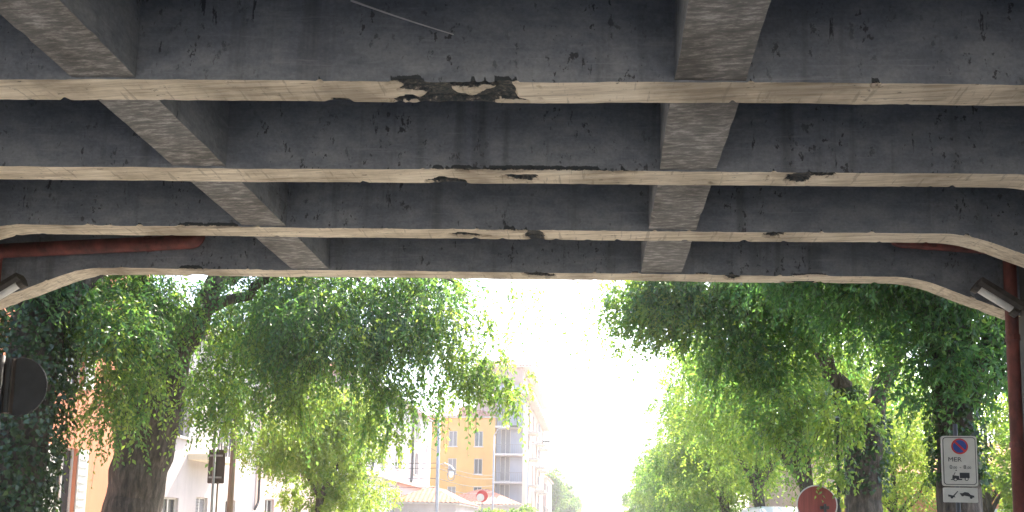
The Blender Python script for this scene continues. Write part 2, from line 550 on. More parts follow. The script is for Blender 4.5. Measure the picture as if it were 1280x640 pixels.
def skbox(g, x0, x1, y0, y1, z0, z1, mi=0):
    n = len(g.v)
    g.box(x0, x1, y0, y1, z0, z1, mi)
    for i in range(n, len(g.v)):
        x, y, z = g.v[i]
        g.v[i] = (x, y + SK * x, z)
g = G(); skbox(g, XL - 0.4, XR + 0.4, 0.8, 8.36, 5.41, 5.75)
obj('deck_slab', g, M['deck'], bridge)
for ya, yb in ((8.361, 8.5), (0.6, 0.799)):
    g = G(); skbox(g, XL - 0.4, XR + 0.4, ya, yb, 5.35, 6.6)
    obj('parapet', g, M['deck'], bridge)
g = G(); skbox(g, XR - 0.005, XR + 0.75, 0.8, 8.34, -0.15, 5.40)
obj('abutment', g, M['wall'], bridge)
g = G(); skbox(g, XL - 0.75, XL + 0.005, 0.8, 8.34, -0.15, 5.40)
obj('abutment', g, M['wall'], bridge)
# loose cord stuck to the side of the nearest beam
pp = []
for i in range(13):
    t = i / 12
    x = -1.63 + 0.68 * t
    pp.append((x, 4.555 + SK * x - 0.012, 5.05 - 0.235 * t - 0.006 * math.sin(t * 3.1)))
obj('loose_cord', G().tube(pp, [0.0065 * (1 - 0.5 * i / 12) for i in range(13)], 6), M['wire'], bridge)

# ------------------------------------------------------------------ pipes and lamps of the underpass
def bend(pts, r=0.12, n=5):
    out = [Vector(pts[0])]
    for i in range(1, len(pts) - 1):
        a, b, c = Vector(pts[i - 1]), Vector(pts[i]), Vector(pts[i + 1])
        p, q = b + (a - b).normalized() * r, b + (c - b).normalized() * r
        for k in range(n + 1):
            t = k / n
            out.append(p * (1 - t) ** 2 + b * 2 * t * (1 - t) + q * t * t)
    out.append(Vector(pts[-1]))
    return out
t = thing('drain_pipe', 'dark red drainpipe running along the beam face then down past the disc sign', 'pipe', (-6.75, 7.3, 0.13))
obj('pipe_run', G().tube(bend([(-4.47, 7.60, 5.2), (-4.47, 7.60, 4.775), (-6.74, 7.36, 4.62), (-6.74, 7.36, 0.13)], 0.1), 0.078, 14), M['redpipe'], t, True)
g = G().tube([(-5.05, 7.541, 4.737), (-4.98, 7.548, 4.742)], 0.086, 14); obj('collar', g, M['redpipe'], t)
g = G().tube([(-6.74, 7.36, 3.6), (-6.74, 7.36, 3.68)], 0.086, 14); obj('collar', g, M['redpipe'], t)
t = thing('drain_pipe', 'dark red drainpipe running down the abutment beside the parking sign', 'pipe', (4.43, 8.3, 0.13))
obj('pipe_run', G().tube(bend([(3.2, 8.22, 5.2), (3.2, 8.22, 4.84), (4.43, 8.33, 4.76), (4.43, 8.33, 0.13)], 0.1), 0.062, 14), M['redpipe'], t, True)
for z in (2.6, 3.75):
    obj('collar', G().tube([(4.43, 8.33, z), (4.43, 8.33, z + 0.06)], 0.07, 14), M['redpipe'], t)

def bulkhead(label, a, b, wallx, yy):
    """slanting tube lamp: housing above, pale tube along its lower side, bracket to the wall"""
    a, b = Vector(a), Vector(b)
    d = (b - a).normalized()
    nn = Vector((-d.z, 0, d.x))
    if nn.z < 0:
        nn = -nn
    t = thing('tube_lamp', label, 'lamp', tuple((a + b) / 2), 'tube lamps under the bridge')
    g = G()
    prof = [(-0.05, -0.02), (-0.07, 0.03), (-0.055, 0.085), (0.055, 0.085), (0.07, 0.03), (0.05, -0.02)]
    vs = []
    for e, s in ((a - d * 0.02, 1), (b + d * 0.02, 1)):
        for y, h in prof:
            vs.append(e + Vector((0, y, 0)) + nn * h)
    n = len(prof)
    g.add(vs, [tuple(range(n)), tuple(range(2 * n - 1, n - 1, -1))] + [(k, n + k, n + (k + 1) % n, (k + 1) % n) for k in range(n)])
    obj('housing', g, M['lampbody'], t)
    obj('tube', G().tube([a + d * 0.03 - nn * 0.035 + Vector((0, -0.03, 0)), b - d * 0.05 - nn * 0.035 + Vector((0, -0.03, 0))], 0.034, 12), M['lampglass'], t, True)
    for e in (a, b):
        obj('end_cap', G().tube([e - nn * 0.03 + Vector((0, -0.01, 0)) - d * 0.03, e - nn * 0.03 + Vector((0, -0.01, 0)) + d * 0.03], 0.05, 10), M['lampbody'], t)
    lo = a if a.z < b.z else b
    obj('bracket', G().tube([lo + nn * 0.03, Vector((wallx, yy, lo.z - 0.02)), Vector((wallx, yy, lo.z - 0.2))], 0.022, 8), M['lampbody'], t)
bulkhead('rusty tube lamp slanting down to the red drainpipe under the bridge', (3.93, 8.0, 4.25), (4.30, 8.0, 3.99), 4.60, 8.0)
bulkhead('pale tube lamp slanting down behind the black disc sign under the bridge', (-6.07, 7.0, 4.13), (-6.46, 7.0, 3.90), -7.2, 7.0)

# ------------------------------------------------------------------ signs
t = thing('disc_sign', 'black back of a round sign beside the ivy covered trunk', 'sign', (-6.43, 7.4, 0.13))
obj('disc', G().disc((-6.36, 3.09), 0.315, 7.43, 7.445, 48), M['signback'], t)
obj('rim', G().tube([(-6.36 + 0.318 * math.cos(a), 7.437, 3.09 + 0.318 * math.sin(a)) for a in [2 * math.pi * k / 48 for k in range(49)]], 0.010, 6), M['darkmetal'], t)
obj('backing_plate', G().box(-6.64, -6.42, 7.385, 7.428, 2.79, 3.40), M['brownback'], t)
obj('channel', G().box(-6.47, -6.435, 7.36, 7.384, 2.79, 3.40), M['signback'], t)
obj('pole', G().tube([(-6.52, 7.34, 0.13), (-6.52, 7.34, 3.42)], 0.034, 12), M['darkmetal'], t, True)

# parking sign with tow-away plate
SX, SY = 4.295, 9.3
t = thing('parking_sign', 'white no parking sign for street cleaning on Wednesdays beside the red drainpipe', 'sign', (SX, SY, 0.13))
def rrect(cx, cz, w, h, r, n=5):
    out = []
    for qx, qz, a0 in ((1, 1, 0), (-1, 1, 90), (-1, -1, 180), (1, -1, 270)):
        for k in range(n + 1):
            a = R(a0 + 90 * k / n)
            out.append((cx + qx * (w / 2 - r) + r * math.cos(a), cz + qz * (h / 2 - r) + r * math.sin(a)))
    return out
def flat(name, polys, mat, parent, layer):
    g = G()
    for p in polys:
        g.plate(p, SY - 0.006 - 0.0012 * layer, SY - 0.0055 - 0.0012 * (layer - 1))
    return obj(name, g, M[mat], parent)
zc = 2.55
pn = obj('panel', G().plate(rrect(SX, zc, 0.40, 0.60, 0.03), SY - 0.005, SY + 0.005), M['signwhite'], t)
flat('border', [rrect(SX, zc, 0.368, 0.568, 0.035)], 'signblack', pn, 1)
flat('field', [rrect(SX, zc, 0.352, 0.552, 0.03)], 'signwhite', pn, 2)
def circ(cx, cz, r, n=32):
    return [(cx + r * math.cos(2 * math.pi * k / n), cz + r * math.sin(2 * math.pi * k / n)) for k in range(n)]
flat('red_ring', [circ(SX + 0.005, zc + 0.175, 0.095)], 'signred', pn, 3)
flat('blue_disc', [circ(SX + 0.005, zc + 0.175, 0.076)], 'signblue', pn, 4)
c, s_ = math.cos(R(-45)), math.sin(R(-45))
flat('red_bar', [[(SX + 0.005 + a * c - b * s_, zc + 0.175 + a * s_ + b * c) for a, b in ((-0.077, -0.011), (0.077, -0.011), (0.077, 0.011), (-0.077, 0.011))]], 'signred', pn, 5)
yt = SY - 0.0105
obj('lettering', text_geo('MER', 0.075, SX - 0.055, zc + 0.015, yt, 1.1), M['signblack'], pn)
for body, size, dx in (('0', 0.066, -0.11), (',00', 0.042, -0.068), ('-', 0.066, -0.005), ('8', 0.066, 0.045), (',00', 0.042, 0.09)):
    obj('lettering', text_geo(body, size, SX + dx + 0.01, zc - 0.075 - (0.006 if size < 0.06 else 0), yt), M['signblack'], pn)
truck = [[(SX - 0.005, zc - 0.14), (SX + 0.105, zc - 0.14), (SX + 0.105, zc - 0.205), (SX - 0.005, zc - 0.205)],
         [(SX - 0.085, zc - 0.165), (SX - 0.075, zc - 0.172), (SX - 0.012, zc - 0.180), (SX - 0.012, zc - 0.215), (SX - 0.09, zc - 0.215)],
         [(SX - 0.075, zc - 0.168), (SX - 0.058, zc - 0.135), (SX - 0.052, zc - 0.135), (SX - 0.066, zc - 0.168)],
         [(SX - 0.055, zc - 0.118), (SX - 0.043, zc - 0.104), (SX - 0.031, zc - 0.118)],
         [(SX - 0.105, zc - 0.218), (SX + 0.02, zc - 0.212), (SX + 0.02, zc - 0.228), (SX - 0.105, zc - 0.228)]]
flat('sweeper_truck_symbol', truck, 'signblack', pn, 4)
for wx, wz, wr in ((-0.055, -0.222, 0.02), (0.07, -0.215, 0.022)):
    flat('wheel_symbol', [circ(SX + wx, zc + wz, wr, 16)], 'signblack', pn, 5)
    flat('wheel_hub_symbol', [circ(SX + wx, zc + wz, wr * 0.58, 16)], 'signwhite', pn, 6)
z2 = 2.145
tp = obj('tow_plate', G().plate(rrect(SX, z2, 0.385, 0.175, 0.015), SY - 0.005, SY + 0.005), M['signwhite'], t)
tow = [[(SX - 0.14, z2 + 0.005), (SX - 0.07, z2 - 0.01), (SX - 0.06, z2 - 0.03), (SX - 0.14, z2 - 0.02)],
       [(SX - 0.085, z2 - 0.008), (SX - 0.036, z2 + 0.047), (SX - 0.027, z2 + 0.042), (SX - 0.07, z2 - 0.012)],
       [(SX - 0.012, z2 + 0.022), (SX + 0.02, z2 + 0.022), (SX + 0.045, z2 + 0.036), (SX + 0.085, z2 + 0.03), (SX + 0.11, z2 + 0.004), (SX + 0.15, z2 - 0.008), (SX + 0.15, z2 - 0.03), (SX + 0.0, z2 + 0.002)]]
flat('tow_away_symbol', tow, 'signblack', tp, 1)
for wx, wz in ((-0.10, -0.028), (0.115, -0.028), (0.02, 0.0)):
    flat('wheel_symbol', [circ(SX + wx, z2 + wz, 0.016, 14)], 'signblack', tp, 2)
for z in (2.7, 2.42, 2.16):
    obj('clamp', G().box(SX - 0.10, SX + 0.10, SY + 0.006, SY + 0.022, z - 0.015, z + 0.015), M['zinc'], t)
obj('pole', G().tube([(SX, SY + 0.052, 0.13), (SX - 0.01, SY + 0.052, 3.0)], 0.024, 14), M['signback'], t, True)

# faded red disc by the right-hand trunks
t = thing('disc_sign', 'rusty red round sign with a pale rim half hidden by leaves', 'sign', (3.43, 12.05, 0.13))
obj('disc', G().disc((3.43, 2.12), 0.295, 12.0, 12.012, 48), M['rustred'], t)
obj('rim', G().tube([(3.43 + 0.298 * math.cos(a), 12.006, 2.12 + 0.298 * math.sin(a)) for a in [2 * math.pi * k / 48 for k in range(49)]], 0.011, 6), M['frame'], t)
obj('clamp', G().box(3.47, 3.60, 11.955, 11.998, 2.05, 2.10), M['brownback'], t)
obj('pole', G().tube([(3.53, 11.93, 0.13), (3.53, 11.93, 2.13)], 0.02, 10), M['brownback'], t, True)
t = thing('steel_post', 'slim grey steel post rising into leaves beside the red disc', 'post', (3.79, 12.1, 0.13))
obj('shaft', G().tube([(3.79, 12.1, 0.13), (3.79, 12.1, 3.5)], 0.03, 12), M['signback'], t, True)
obj('cap', G().tube([(3.79, 12.1, 3.5), (3.79, 12.1, 3.53)], [0.038, 0.02], 12), M['zinc'], t)

# brown sign back on the far pavement
t = thing('sign_back', 'brown back of a tall rectangular sign before the pale houses', 'sign', (-8.66, 16, 0.13))
obj('panel', G().plate(rrect(-8.64, 2.95, 0.40, 0.78, 0.03), 16.03, 16.04), M['brownback'], t)
obj('pole', G().tube([(-8.68, 16.0, 0.13), (-8.68, 16.0, 3.9)], 0.032, 12), M['zinc'], t, True)
obj('pole', G().tube([(-8.58, 16.02, 0.13), (-8.58, 16.02, 2.6)], 0.022, 10), M['wood'], t, True)
for z in (2.7, 3.2):
    obj('clamp', G().box(-8.8, -8.5, 16.0, 16.029, z - 0.02, z + 0.02), M['zinc'], t)
t = thing('wooden_post', 'weathered brown wooden post standing before the pale house fronts', 'post', (-11.35, 22, 0.13))
obj('shaft', G().tube([(-11.35, 22, 0.13), (-11.33, 22, 3), (-11.30, 22, 5.6)], [0.10, 0.095, 0.085], 12), M['wood'], t, True)
obj('cap', G().tube([(-11.30, 22, 5.6), (-11.30, 22, 5.66)], [0.09, 0.03], 12), M['zinc'], t)

# street lamp posts, overhead cables, hanging lantern, distant round sign
def lamp_post(label, x, y, h, r):
    t = thing('street_lamp', label, 'street lamp', (x, y, 0.13))
    obj('mast', G().tube([(x, y, 0.13), (x, y, 1.2), (x, y, h)], [r * 1.25, r, r * 0.75], 12), M['zinc'], t, True)
    obj('arm', G().tube([(x, y, h), (x + 0.3, y, h + 0.5), (x + 1.4, y, h + 0.75)], [r * 0.6, r * 0.5, r * 0.45], 10), M['zinc'], t, True)
    g = G().box(x + 1.3, x + 2.0, y - 0.13, y + 0.13, h + 0.68, h + 0.82)
    obj('lamp_head', g, M['lampbody'], t)
lamp_post('thick grey lamp mast in front of the yellow apartment block', -8.68, 40, 9.0, 0.105)
lamp_post('thin grey lamp mast between the yellow wall and the grey balconies', -8.35, 60, 9.5, 0.09)
lamp_post('thin grey lamp mast before the cream corner of the apartment block', -6.1, 66, 9.0, 0.07)
for z, lab in ((5.3, 'topmost of four overhead cables strung from the thick lamp mast'), (5.02, 'second highest overhead cable strung from the thick lamp mast'),
               (4.45, 'third highest overhead cable strung from the thick lamp mast'), (3.95, 'lowest overhead cable strung from the thick lamp mast')):
    pts = [(-13.9 + 5.22 * i / 6, 41 - i / 6, z - 0.08 * math.sin(math.pi * i / 6) + 0.2 * (1 - i / 6)) for i in range(7)]
    pts += [(-8.68 + 0.33 * i / 10, 40 + 20 * i / 10, z + 0.9 * i / 10 - 0.25 * math.sin(math.pi * i / 10)) for i in range(1, 11)]
    tag(obj('overhead_cable', G().tube(pts, 0.016, 5), M['darkmetal']), lab, 'cable', 'overhead cables on the lamp mast')
t = thing('hanging_lantern', 'small grey lantern hanging on a cable before the yellow wall', 'lantern', (-7.92, 40, 4.3))
obj('hood', G().tube([(-7.92, 40, 5.15), (-7.92, 40, 5.02), (-7.92, 40, 4.92)], [0.05, 0.16, 0.22], 14), M['shutter'], t)
obj('cage', G().tube([(-7.92 + 0.21 * math.cos(a), 40, 4.62 + 0.28 * math.sin(a)) for a in [2 * math.pi * k / 20 for k in range(21)]], 0.022, 6), M['shutter'], t)
obj('globe', G().tube([(-7.92, 40, 4.92), (-7.92, 40, 4.8), (-7.92, 40, 4.6), (-7.92, 40, 4.5)], [0.08, 0.15, 0.13, 0.05], 12), M['lampglass'], t, True)
obj('arm', G().tube([(-8.68, 40, 5.2), (-8.3, 40, 5.3), (-7.92, 40, 5.14)], 0.025, 8), M['zinc'], t)
t = thing('round_sign', 'small round sign with a bright red rim before the tiled roof', 'sign', (-5.55, 36, 0.13))
obj('disc', G().disc((-5.55, 3.32), 0.29, 36.0, 36.01, 32), M['signred'], t)
obj('field', G().disc((-5.63, 3.25), 0.19, 35.993, 35.999, 28), M['signwhite'], t)
obj('pole', G().tube([(-5.55, 36.05, 0.13), (-5.55, 36.05, 3.6)], 0.03, 10), M['zinc'], t)

# ------------------------------------------------------------------ buildings
def house(name, label, cat, x0, x1, y0, y1, z1, wallmat, east=(), south=(), group=None, base=0.0, depth=0.16, southmat=None):
    """box house; east (+X) and south (-Y) fronts have recessed openings (u0, u1, v0, v1, kind)"""
    t = thing(name, label, cat, ((x0 + x1) / 2, (y0 + y1) / 2, base), group)
    g = G()
    def front(u0, u1, P, mi, ops):
        us = sorted({u0, u1, *[o[0] for o in ops], *[o[1] for o in ops]})
        vs = sorted({base - 0.1, z1, *[o[2] for o in ops], *[o[3] for o in ops]})
        for a, b in zip(us, us[1:]):
            for c, d in zip(vs, vs[1:]):
                mu, mv = (a + b) / 2, (c + d) / 2
                if any(o[0] < mu < o[1] and o[2] < mv < o[3] for o in ops):
                    continue
                g.add([P(a, c, 0), P(b, c, 0), P(b, d, 0), P(a, d, 0)], [(0, 1, 2, 3)], mi)
        for o in ops:
            a, b, c, d = o[:4]
            q = [(a, c), (b, c), (b, d), (a, d)]
            for k in range(4):
                (ua, va), (ub, vb) = q[k], q[(k + 1) % 4]
                g.add([P(ua, va, 0), P(ub, vb, 0), P(ub, vb, depth + 0.03), P(ua, va, depth + 0.03)], [(3, 2, 1, 0)], mi)
    PE = lambda u, v, d: (x1 - d, u, v)
    PS = lambda u, v, d: (u, y0 + d, v)
    front(y0, y1, PE, 0, east)
    front(x0, x1, PS, 1 if southmat else 0, south)
    g.add([(x0, y0, base), (x0, y1, base), (x0, y1, z1), (x0, y0, z1)], [(3, 2, 1, 0)])
    g.add([(x0, y1, base), (x1, y1, base), (x1, y1, z1), (x0, y1, z1)], [(3, 2, 1, 0)])
    g.add([(x0, y0, z1), (x1, y0, z1), (x1, y1, z1), (x0, y1, z1)], [(0, 1, 2, 3)])
    obj('wall', g, [M[wallmat], M[southmat]] if southmat else M[wallmat], t)
    def pbox(gg, P, u0, u1, v0, v1, d0, d1):
        a, b = P(u0, v0, d0), P(u1, v1, d1)
        gg.box(min(a[0], b[0]), max(a[0], b[0]), min(a[1], b[1]), max(a[1], b[1]), min(a[2], b[2]), max(a[2], b[2]))
    for P, ops in ((PE, east), (PS, south)):
        for o in ops:
            a, b, c, d = o[:4]
            kind = o[4] if len(o) > 4 else 'window'
            e = 0.002
            gg = G()
            f = 0.06
            pbox(gg, P, a + e, b - e, c + e, c + f, depth - 0.06, depth)
            pbox(gg, P, a + e, b - e, d - f, d - e, depth - 0.06, depth)
            pbox(gg, P, a + e, a + f, c + f, d - f, depth - 0.06, depth)
            pbox(gg, P, b - f, b - e, c + f, d - f, depth - 0.06, depth)
            mid = (a + b) / 2
            pbox(gg, P, mid - 0.03, mid + 0.03, c + f, d - f, depth - 0.055, depth - 0.002)
            wn = obj('door' if kind == 'door' else 'window', gg, M['frame'], t)
            gp = G()
            if kind == 'closed':
                nsl = max(4, int((d - c) / 0.12))
                for i in range(nsl):
                    zz = c + f + (d - c - 2 * f) * i / nsl
                    hh = (d - c - 2 * f) / nsl * 0.8
                    pbox(gp, P, a + f, b - f, zz, zz + hh, depth - 0.05, depth - 0.02)
                pbox(gp, P, a + f, b - f, c + f, d - f, depth - 0.018, depth + 0.01)
                obj('louvred_shutter', gp, M['shutter'], wn)
            else:
                pbox(gp, P, a + f, b - f, c + f, d - f, depth - 0.02, depth + 0.01)
                obj('pane', gp, M['glass'], wn)
            if kind == 'shutters':
                for ua, ub in ((a - (b - a) / 2, a - 0.02), (b + 0.02, b + (b - a) / 2)):
                    gs = G()
                    pbox(gs, P, ua, ub, c, d, -0.05, -0.012)
                    n_ = 12
                    for i in range(n_):
                        zz = c + 0.08 + (d - c - 0.16) * i / n_
                        pbox(gs, P, ua + 0.05, ub - 0.05, zz, zz + 0.05, -0.065, -0.051)
                    obj('shutter', gs, M['shutterw'], wn)
            if kind != 'door':
                gs = G()
                pbox(gs, P, a - 0.08, b + 0.08, c - 0.08, c - 0.002, -0.09, depth - 0.002)
                obj('sill', gs, M['trim'], wn)
    return t

def hip_roof(t, x0, x1, y0, y1, z, h, over=0.5, mat='tiles', ridge='y', rows=True):
    """tiled roof: base slab plus courses of barrel tiles as ridged geometry"""
    x0 -= over; x1 += over; y0 -= over; y1 += over
    g = G()
    cx = (x0 + x1) / 2
    ins = min((x1 - x0) / 2, (y1 - y0) / 2)
    a, b = (cx, y0 + ins * 0.9, z + h), (cx, y1 - ins * 0.9, z + h)
    if ridge == 'x':
        cy = (y0 + y1) / 2
        a, b = (x0 + ins * 0.9, cy, z + h), (x1 - ins * 0.9, cy, z + h)
    c = [(x0, y0, z), (x1, y0, z), (x1, y1, z), (x0, y1, z)]
    def slope(p0, p1, q1, q0):
        p0, p1, q1, q0 = map(Vector, (p0, p1, q1, q0))
        ev = p1 - p0
        ln = ev.length
        e = ev / ln
        n = max(6, int(ln / 0.16))
        u0, u1 = (q0 - p0).dot(e) / ln, (q1 - p0).dot(e) / ln
        up_ = (q0 - p0) - e * (q0 - p0).dot(e)
        nrm = ev.cross(up_).normalized()
        if nrm.z < 0:
            nrm = -nrm
        vs, fs = [], []
        for i in range(n + 1):
            u = i / n
            tt = min(1.0, u / max(u0, 1e-6), (1 - u) / max(1 - u1, 1e-6))
            off = nrm * (0.05 if i % 2 else 0.0)
            vs += [p0 + ev * u + off, p0 + ev * u + up_ * tt + off]
        for i in range(n):
            fs.append((2 * i, 2 * i + 2, 2 * i + 3, 2 * i + 1))
        g.add(vs, fs)
    if ridge == 'y':
        slope(c[0], c[1], a, a); slope(c[1], c[2], b, a); slope(c[2], c[3], b, b); slope(c[3], c[0], a, b)
    else:
        slope(c[0], c[1], b, a); slope(c[1], c[2], b, b); slope(c[2], c[3], a, b); slope(c[3], c[0], a, a)
    r = obj('roof', g, M[mat], t)
    obj('eaves', G().box(x0 + 0.05, x1 - 0.05, y0 + 0.05, y1 - 0.05, z - 0.12, z - 0.01), M['trim'], r)
    return r

def downpipe(t, x, y, z0, z1, r=0.05, kick=True, mat='darkmetal'):
    pts = [(x, y, z1), (x, y, z0)]
    if kick:
        pts += [(x + 0.02, y - 0.35, z0 - 0.3)]
    obj('downpipe', G().tube(bend(pts, 0.15) if kick else pts, r, 10), M[mat], t, True)

FX = -14.0
# orange house
t = house('house', 'orange plastered house seen between the two big trunks', 'house', -24, FX, 9.0, 21.2, 10.5, 'orange',
          east=[(16.6, 17.5, 0.9, 2.45), (17.75, 18.55, 0.9, 3.6, 'shutters'), (14.0, 14.9, 0.9, 2.6, 'shutters'), (11.0, 11.9, 0.9, 2.6, 'shutters'),
                (17.75, 18.55, 5.3, 7.2, 'shutters'), (14.0, 14.9, 5.3, 7.2, 'shutters'), (11.0, 11.9, 5.3, 7.2, 'shutters')])
hip_roof(t, -24, FX, 9.0, 21.2, 10.5, 2.4)
# pale townhouses
t = house('townhouse', 'pale townhouse with a small balcony beside the orange house', 'house', -24, FX, 21.25, 29.2, 8.6, 'pale',
          east=[(22.7, 23.6, 0.2, 2.5, 'door'), (24.7, 25.5, 1.0, 2.6, 'closed'), (26.8, 27.6, 1.0, 2.6), (23.0, 23.9, 4.6, 6.4, 'shutters'), (26.6, 27.5, 4.6, 6.4, 'shutters')])
hip_roof(t, -24, FX, 21.25, 29.2, 8.6, 1.8, 0.4)
obj('balcony', G().box(FX + 0.004, FX + 0.9, 24.0, 26.2, 3.85, 4.05), M['cream'], t)
g = G()
for i in range(12):
    g.box(FX + 0.86, FX + 0.89, 24.05 + i * 0.19, 24.08 + i * 0.19, 4.05, 4.9)
g.box(FX + 0.85, FX + 0.9, 24.0, 26.2, 4.9, 4.95)
obj('balcony_railing', g, M['darkmetal'], t)
downpipe(t, FX + 0.08, 22.0, 2.9, 8.4, 0.05)
t = house('townhouse', 'pink townhouse with tall shuttered windows behind the bright bush', 'house', -24, FX, 29.25, 41.0, 9.2, 'pink',
          east=[(30.2, 31.1, 4.3, 6.3, 'shutters'), (33.2, 34.1, 4.3, 6.3, 'shutters'), (36.2, 37.1, 4.3, 6.3, 'shutters'), (39.0, 39.9, 4.3, 6.3, 'shutters'),
                (30.2, 31.1, 1.0, 2.8), (33.2, 34.1, 1.0, 2.8), (36.2, 37.1, 1.0, 2.8)])
hip_roof(t, -24, FX, 29.25, 41.0, 9.2, 2.0, 0.4)
downpipe(t, FX + 0.08, 29.4, 2.6, 9.0, 0.05)
t = house('townhouse', 'white townhouse with a dark downpipe next to the yellow apartment block', 'house', -24, FX, 41.05, 60.5, 10.8, 'white',
          east=[(y, y + 1.0, z, z + 1.7, 'shutters') for y in (43, 47, 51.0, 56.0) for z in (5.9, 8.6)] + [(y, y + 0.8, 3.0, 3.9) for y in (44, 46.4, 48.8, 51.2, 53.6, 56, 58.2)])
hip_roof(t, -24, FX, 41.05, 60.5, 10.8, 2.0, 0.4)
obj('cornice', G().box(FX + 0.004, FX + 0.35, 41.05, 60.5, 4.9, 5.08), M['trim'], t)
downpipe(t, FX + 0.1, 55.0, 5.5, 10.6, 0.09)
downpipe(t, FX + 0.1, 45.0, 5.5, 10.6, 0.07)
obj('awning', G().add([(FX, 60.0, 8.6), (FX, 60.45, 8.6), (FX + 0.9, 60.45, 8.1), (FX + 0.9, 60.0, 8.1), (FX, 60.0, 8.56), (FX, 60.45, 8.56), (FX + 0.9, 60.45, 8.06), (FX + 0.9, 60.0, 8.06)],
    [(0, 3, 2, 1), (4, 5, 6, 7), (0, 1, 5, 4), (1, 2, 6, 5), (2, 3, 7, 6), (3, 0, 4, 7)]), M['green_cloth'], t)
# low tiled buildings
t = house('low_building', 'low building with red tiled hip roof in front of the yellow wall', 'building', -13.6, -6.6, 62, 70.5, 3.85, 'white',
          south=[(-12.6, -11.8, 2.2, 3.2), (-10.6, -9.8, 2.2, 3.2), (-8.6, -7.8, 2.2, 3.2)], east=[(64, 65, 1.2, 2.8), (67, 68, 1.2, 2.8)])
hip_roof(t, -13.6, -6.6, 62, 70.5, 3.86, 1.5, 0.45, ridge='x')
t = house('low_building', 'low shed with worn tiled roof beside the thick lamp mast', 'building', -13.95, -9.6, 50.5, 59, 3.5, 'pale',
          east=[(52, 53, 1.2, 2.6), (55, 56, 1.2, 2.6)], south=[(-13, -12.2, 2.0, 2.9)])
hip_roof(t, -13.95, -9.6, 50.5, 59, 3.52, 1.25, 0.35)
# apartment block: yellow side wing, recessed grey balconies, tall brown block behind
ys = 72.0
rowz = [(1.6, 3.2), (4.45, 5.95), (7.2, 8.75), (9.95, 11.5)]
t = house('apartment_building', 'yellow apartment wing with small shuttered windows above the red tiled roof', 'building', -16.4, -9.95, ys, 90, 12.9, 'yellow',
          south=[(u, u + 0.85, a, b, 'closed' if u < -13 else 'window') for u in (-14.6, -12.0) for a, b in rowz])
hip_roof(t, -16.4, -9.95, ys, 90, 12.92, 1.6, 0.35)
t = house('apartment_building', 'tall apartment block with grey balconies and brown upper storeys', 'building', -9.93, -7.0, ys + 0.9, 99, 16.3, 'brownplaster', southmat='greyplaster',
          south=[(-9.5, -8.5, a - 0.6, b + 0.35, 'closed') for a, b in rowz + [(12.7, 14.3)]],
          east=[(y, y + 1.2, a - 0.5, b + 0.2, 'closed') for y in (76, 81, 86, 91, 95) for a, b in rowz + [(12.7, 14.3)]])
for z in (3.55, 6.3, 9.05, 11.8):
    bl = obj('balcony', G().box(-9.92, -7.15, ys - 0.35, ys + 0.895, z, z + 0.2), M['trim'], t)
    g = G()
    g.box(-9.9, -7.2, ys - 0.33, ys - 0.29, z + 1.05, z + 1.1)
    for i in range(15):
        g.box(-9.88 + i * 0.19, -9.85 + i * 0.19, ys - 0.325, ys - 0.295, z + 0.2, z + 1.05)
    obj('railing', g, M['shutter'], bl)
    for y in (75.6, 85.6, 90.6):
        bl = obj('balcony', G().box(-6.998, -5.9, y, y + 2.4, z, z + 0.18), M['trim'], t)
        g = G().box(-5.95, -5.9, y, y + 2.4, z + 1.05, z + 1.1)
        for i in range(10):
            g.box(-5.94, -5.91, y + 0.05 + i * 0.25, y + 0.08 + i * 0.25, z + 0.18, z + 1.05)
        obj('railing', g, M['shutter'], bl)
obj('corner_pillar', G().box(-7.13, -6.75, ys - 0.3, ys + 0.3, 0, 14.2), M['cream'], t)
obj('upper_storeys', G().box(-12.2, -7.4, ys + 1.4, 99.2, 12.0, 18.3), M['brownplaster'], t)
hip_roof(t, -12.2, -7.0, ys + 1.4, 99, 18.32, 1.3, 0.5)
obj('eaves_slab', G().box(-9.9, -6.2, ys - 0.2, 99.6, 15.2, 15.4), M['trim'], t)
t = house('low_building', 'narrow pink end building at the far corner of the apartment block', 'building', -9.5, -6.6, 100.2, 112, 9.0, 'pink',
          east=[(102, 103, 5.5, 7.0), (106, 107, 5.5, 7.0)], south=[(-8.4, -7.6, 5.5, 7.0)])
hip_roof(t, -9.5, -6.6, 100.2, 112, 9.02, 1.0, 0.3)
# orange building on the right behind the yard
t = house('house', 'low orange building glimpsed behind the sunny yard shrubs', 'house', 9.5, 24, 24, 32, 3.6, 'orange',
          south=[(11, 12, 1.0, 2.6, 'shutters'), (14.5, 15.5, 1.0, 2.6, 'shutters'), (18, 19, 1.0, 2.6, 'shutters')])
hip_roof(t, 9.5, 24, 24, 32, 3.62, 1.3, 0.4, ridge='x')
t = house('house', 'pink house front behind the parked white van', 'house', 9.2, 20, 33, 46, 5.2, 'pink',
          south=[(10, 11, 1.0, 2.6), (13, 14, 1.0, 2.6), (16, 17, 1.0, 2.6)])
hip_roof(t, 9.2, 20, 33, 46, 5.22, 1.6, 0.4)

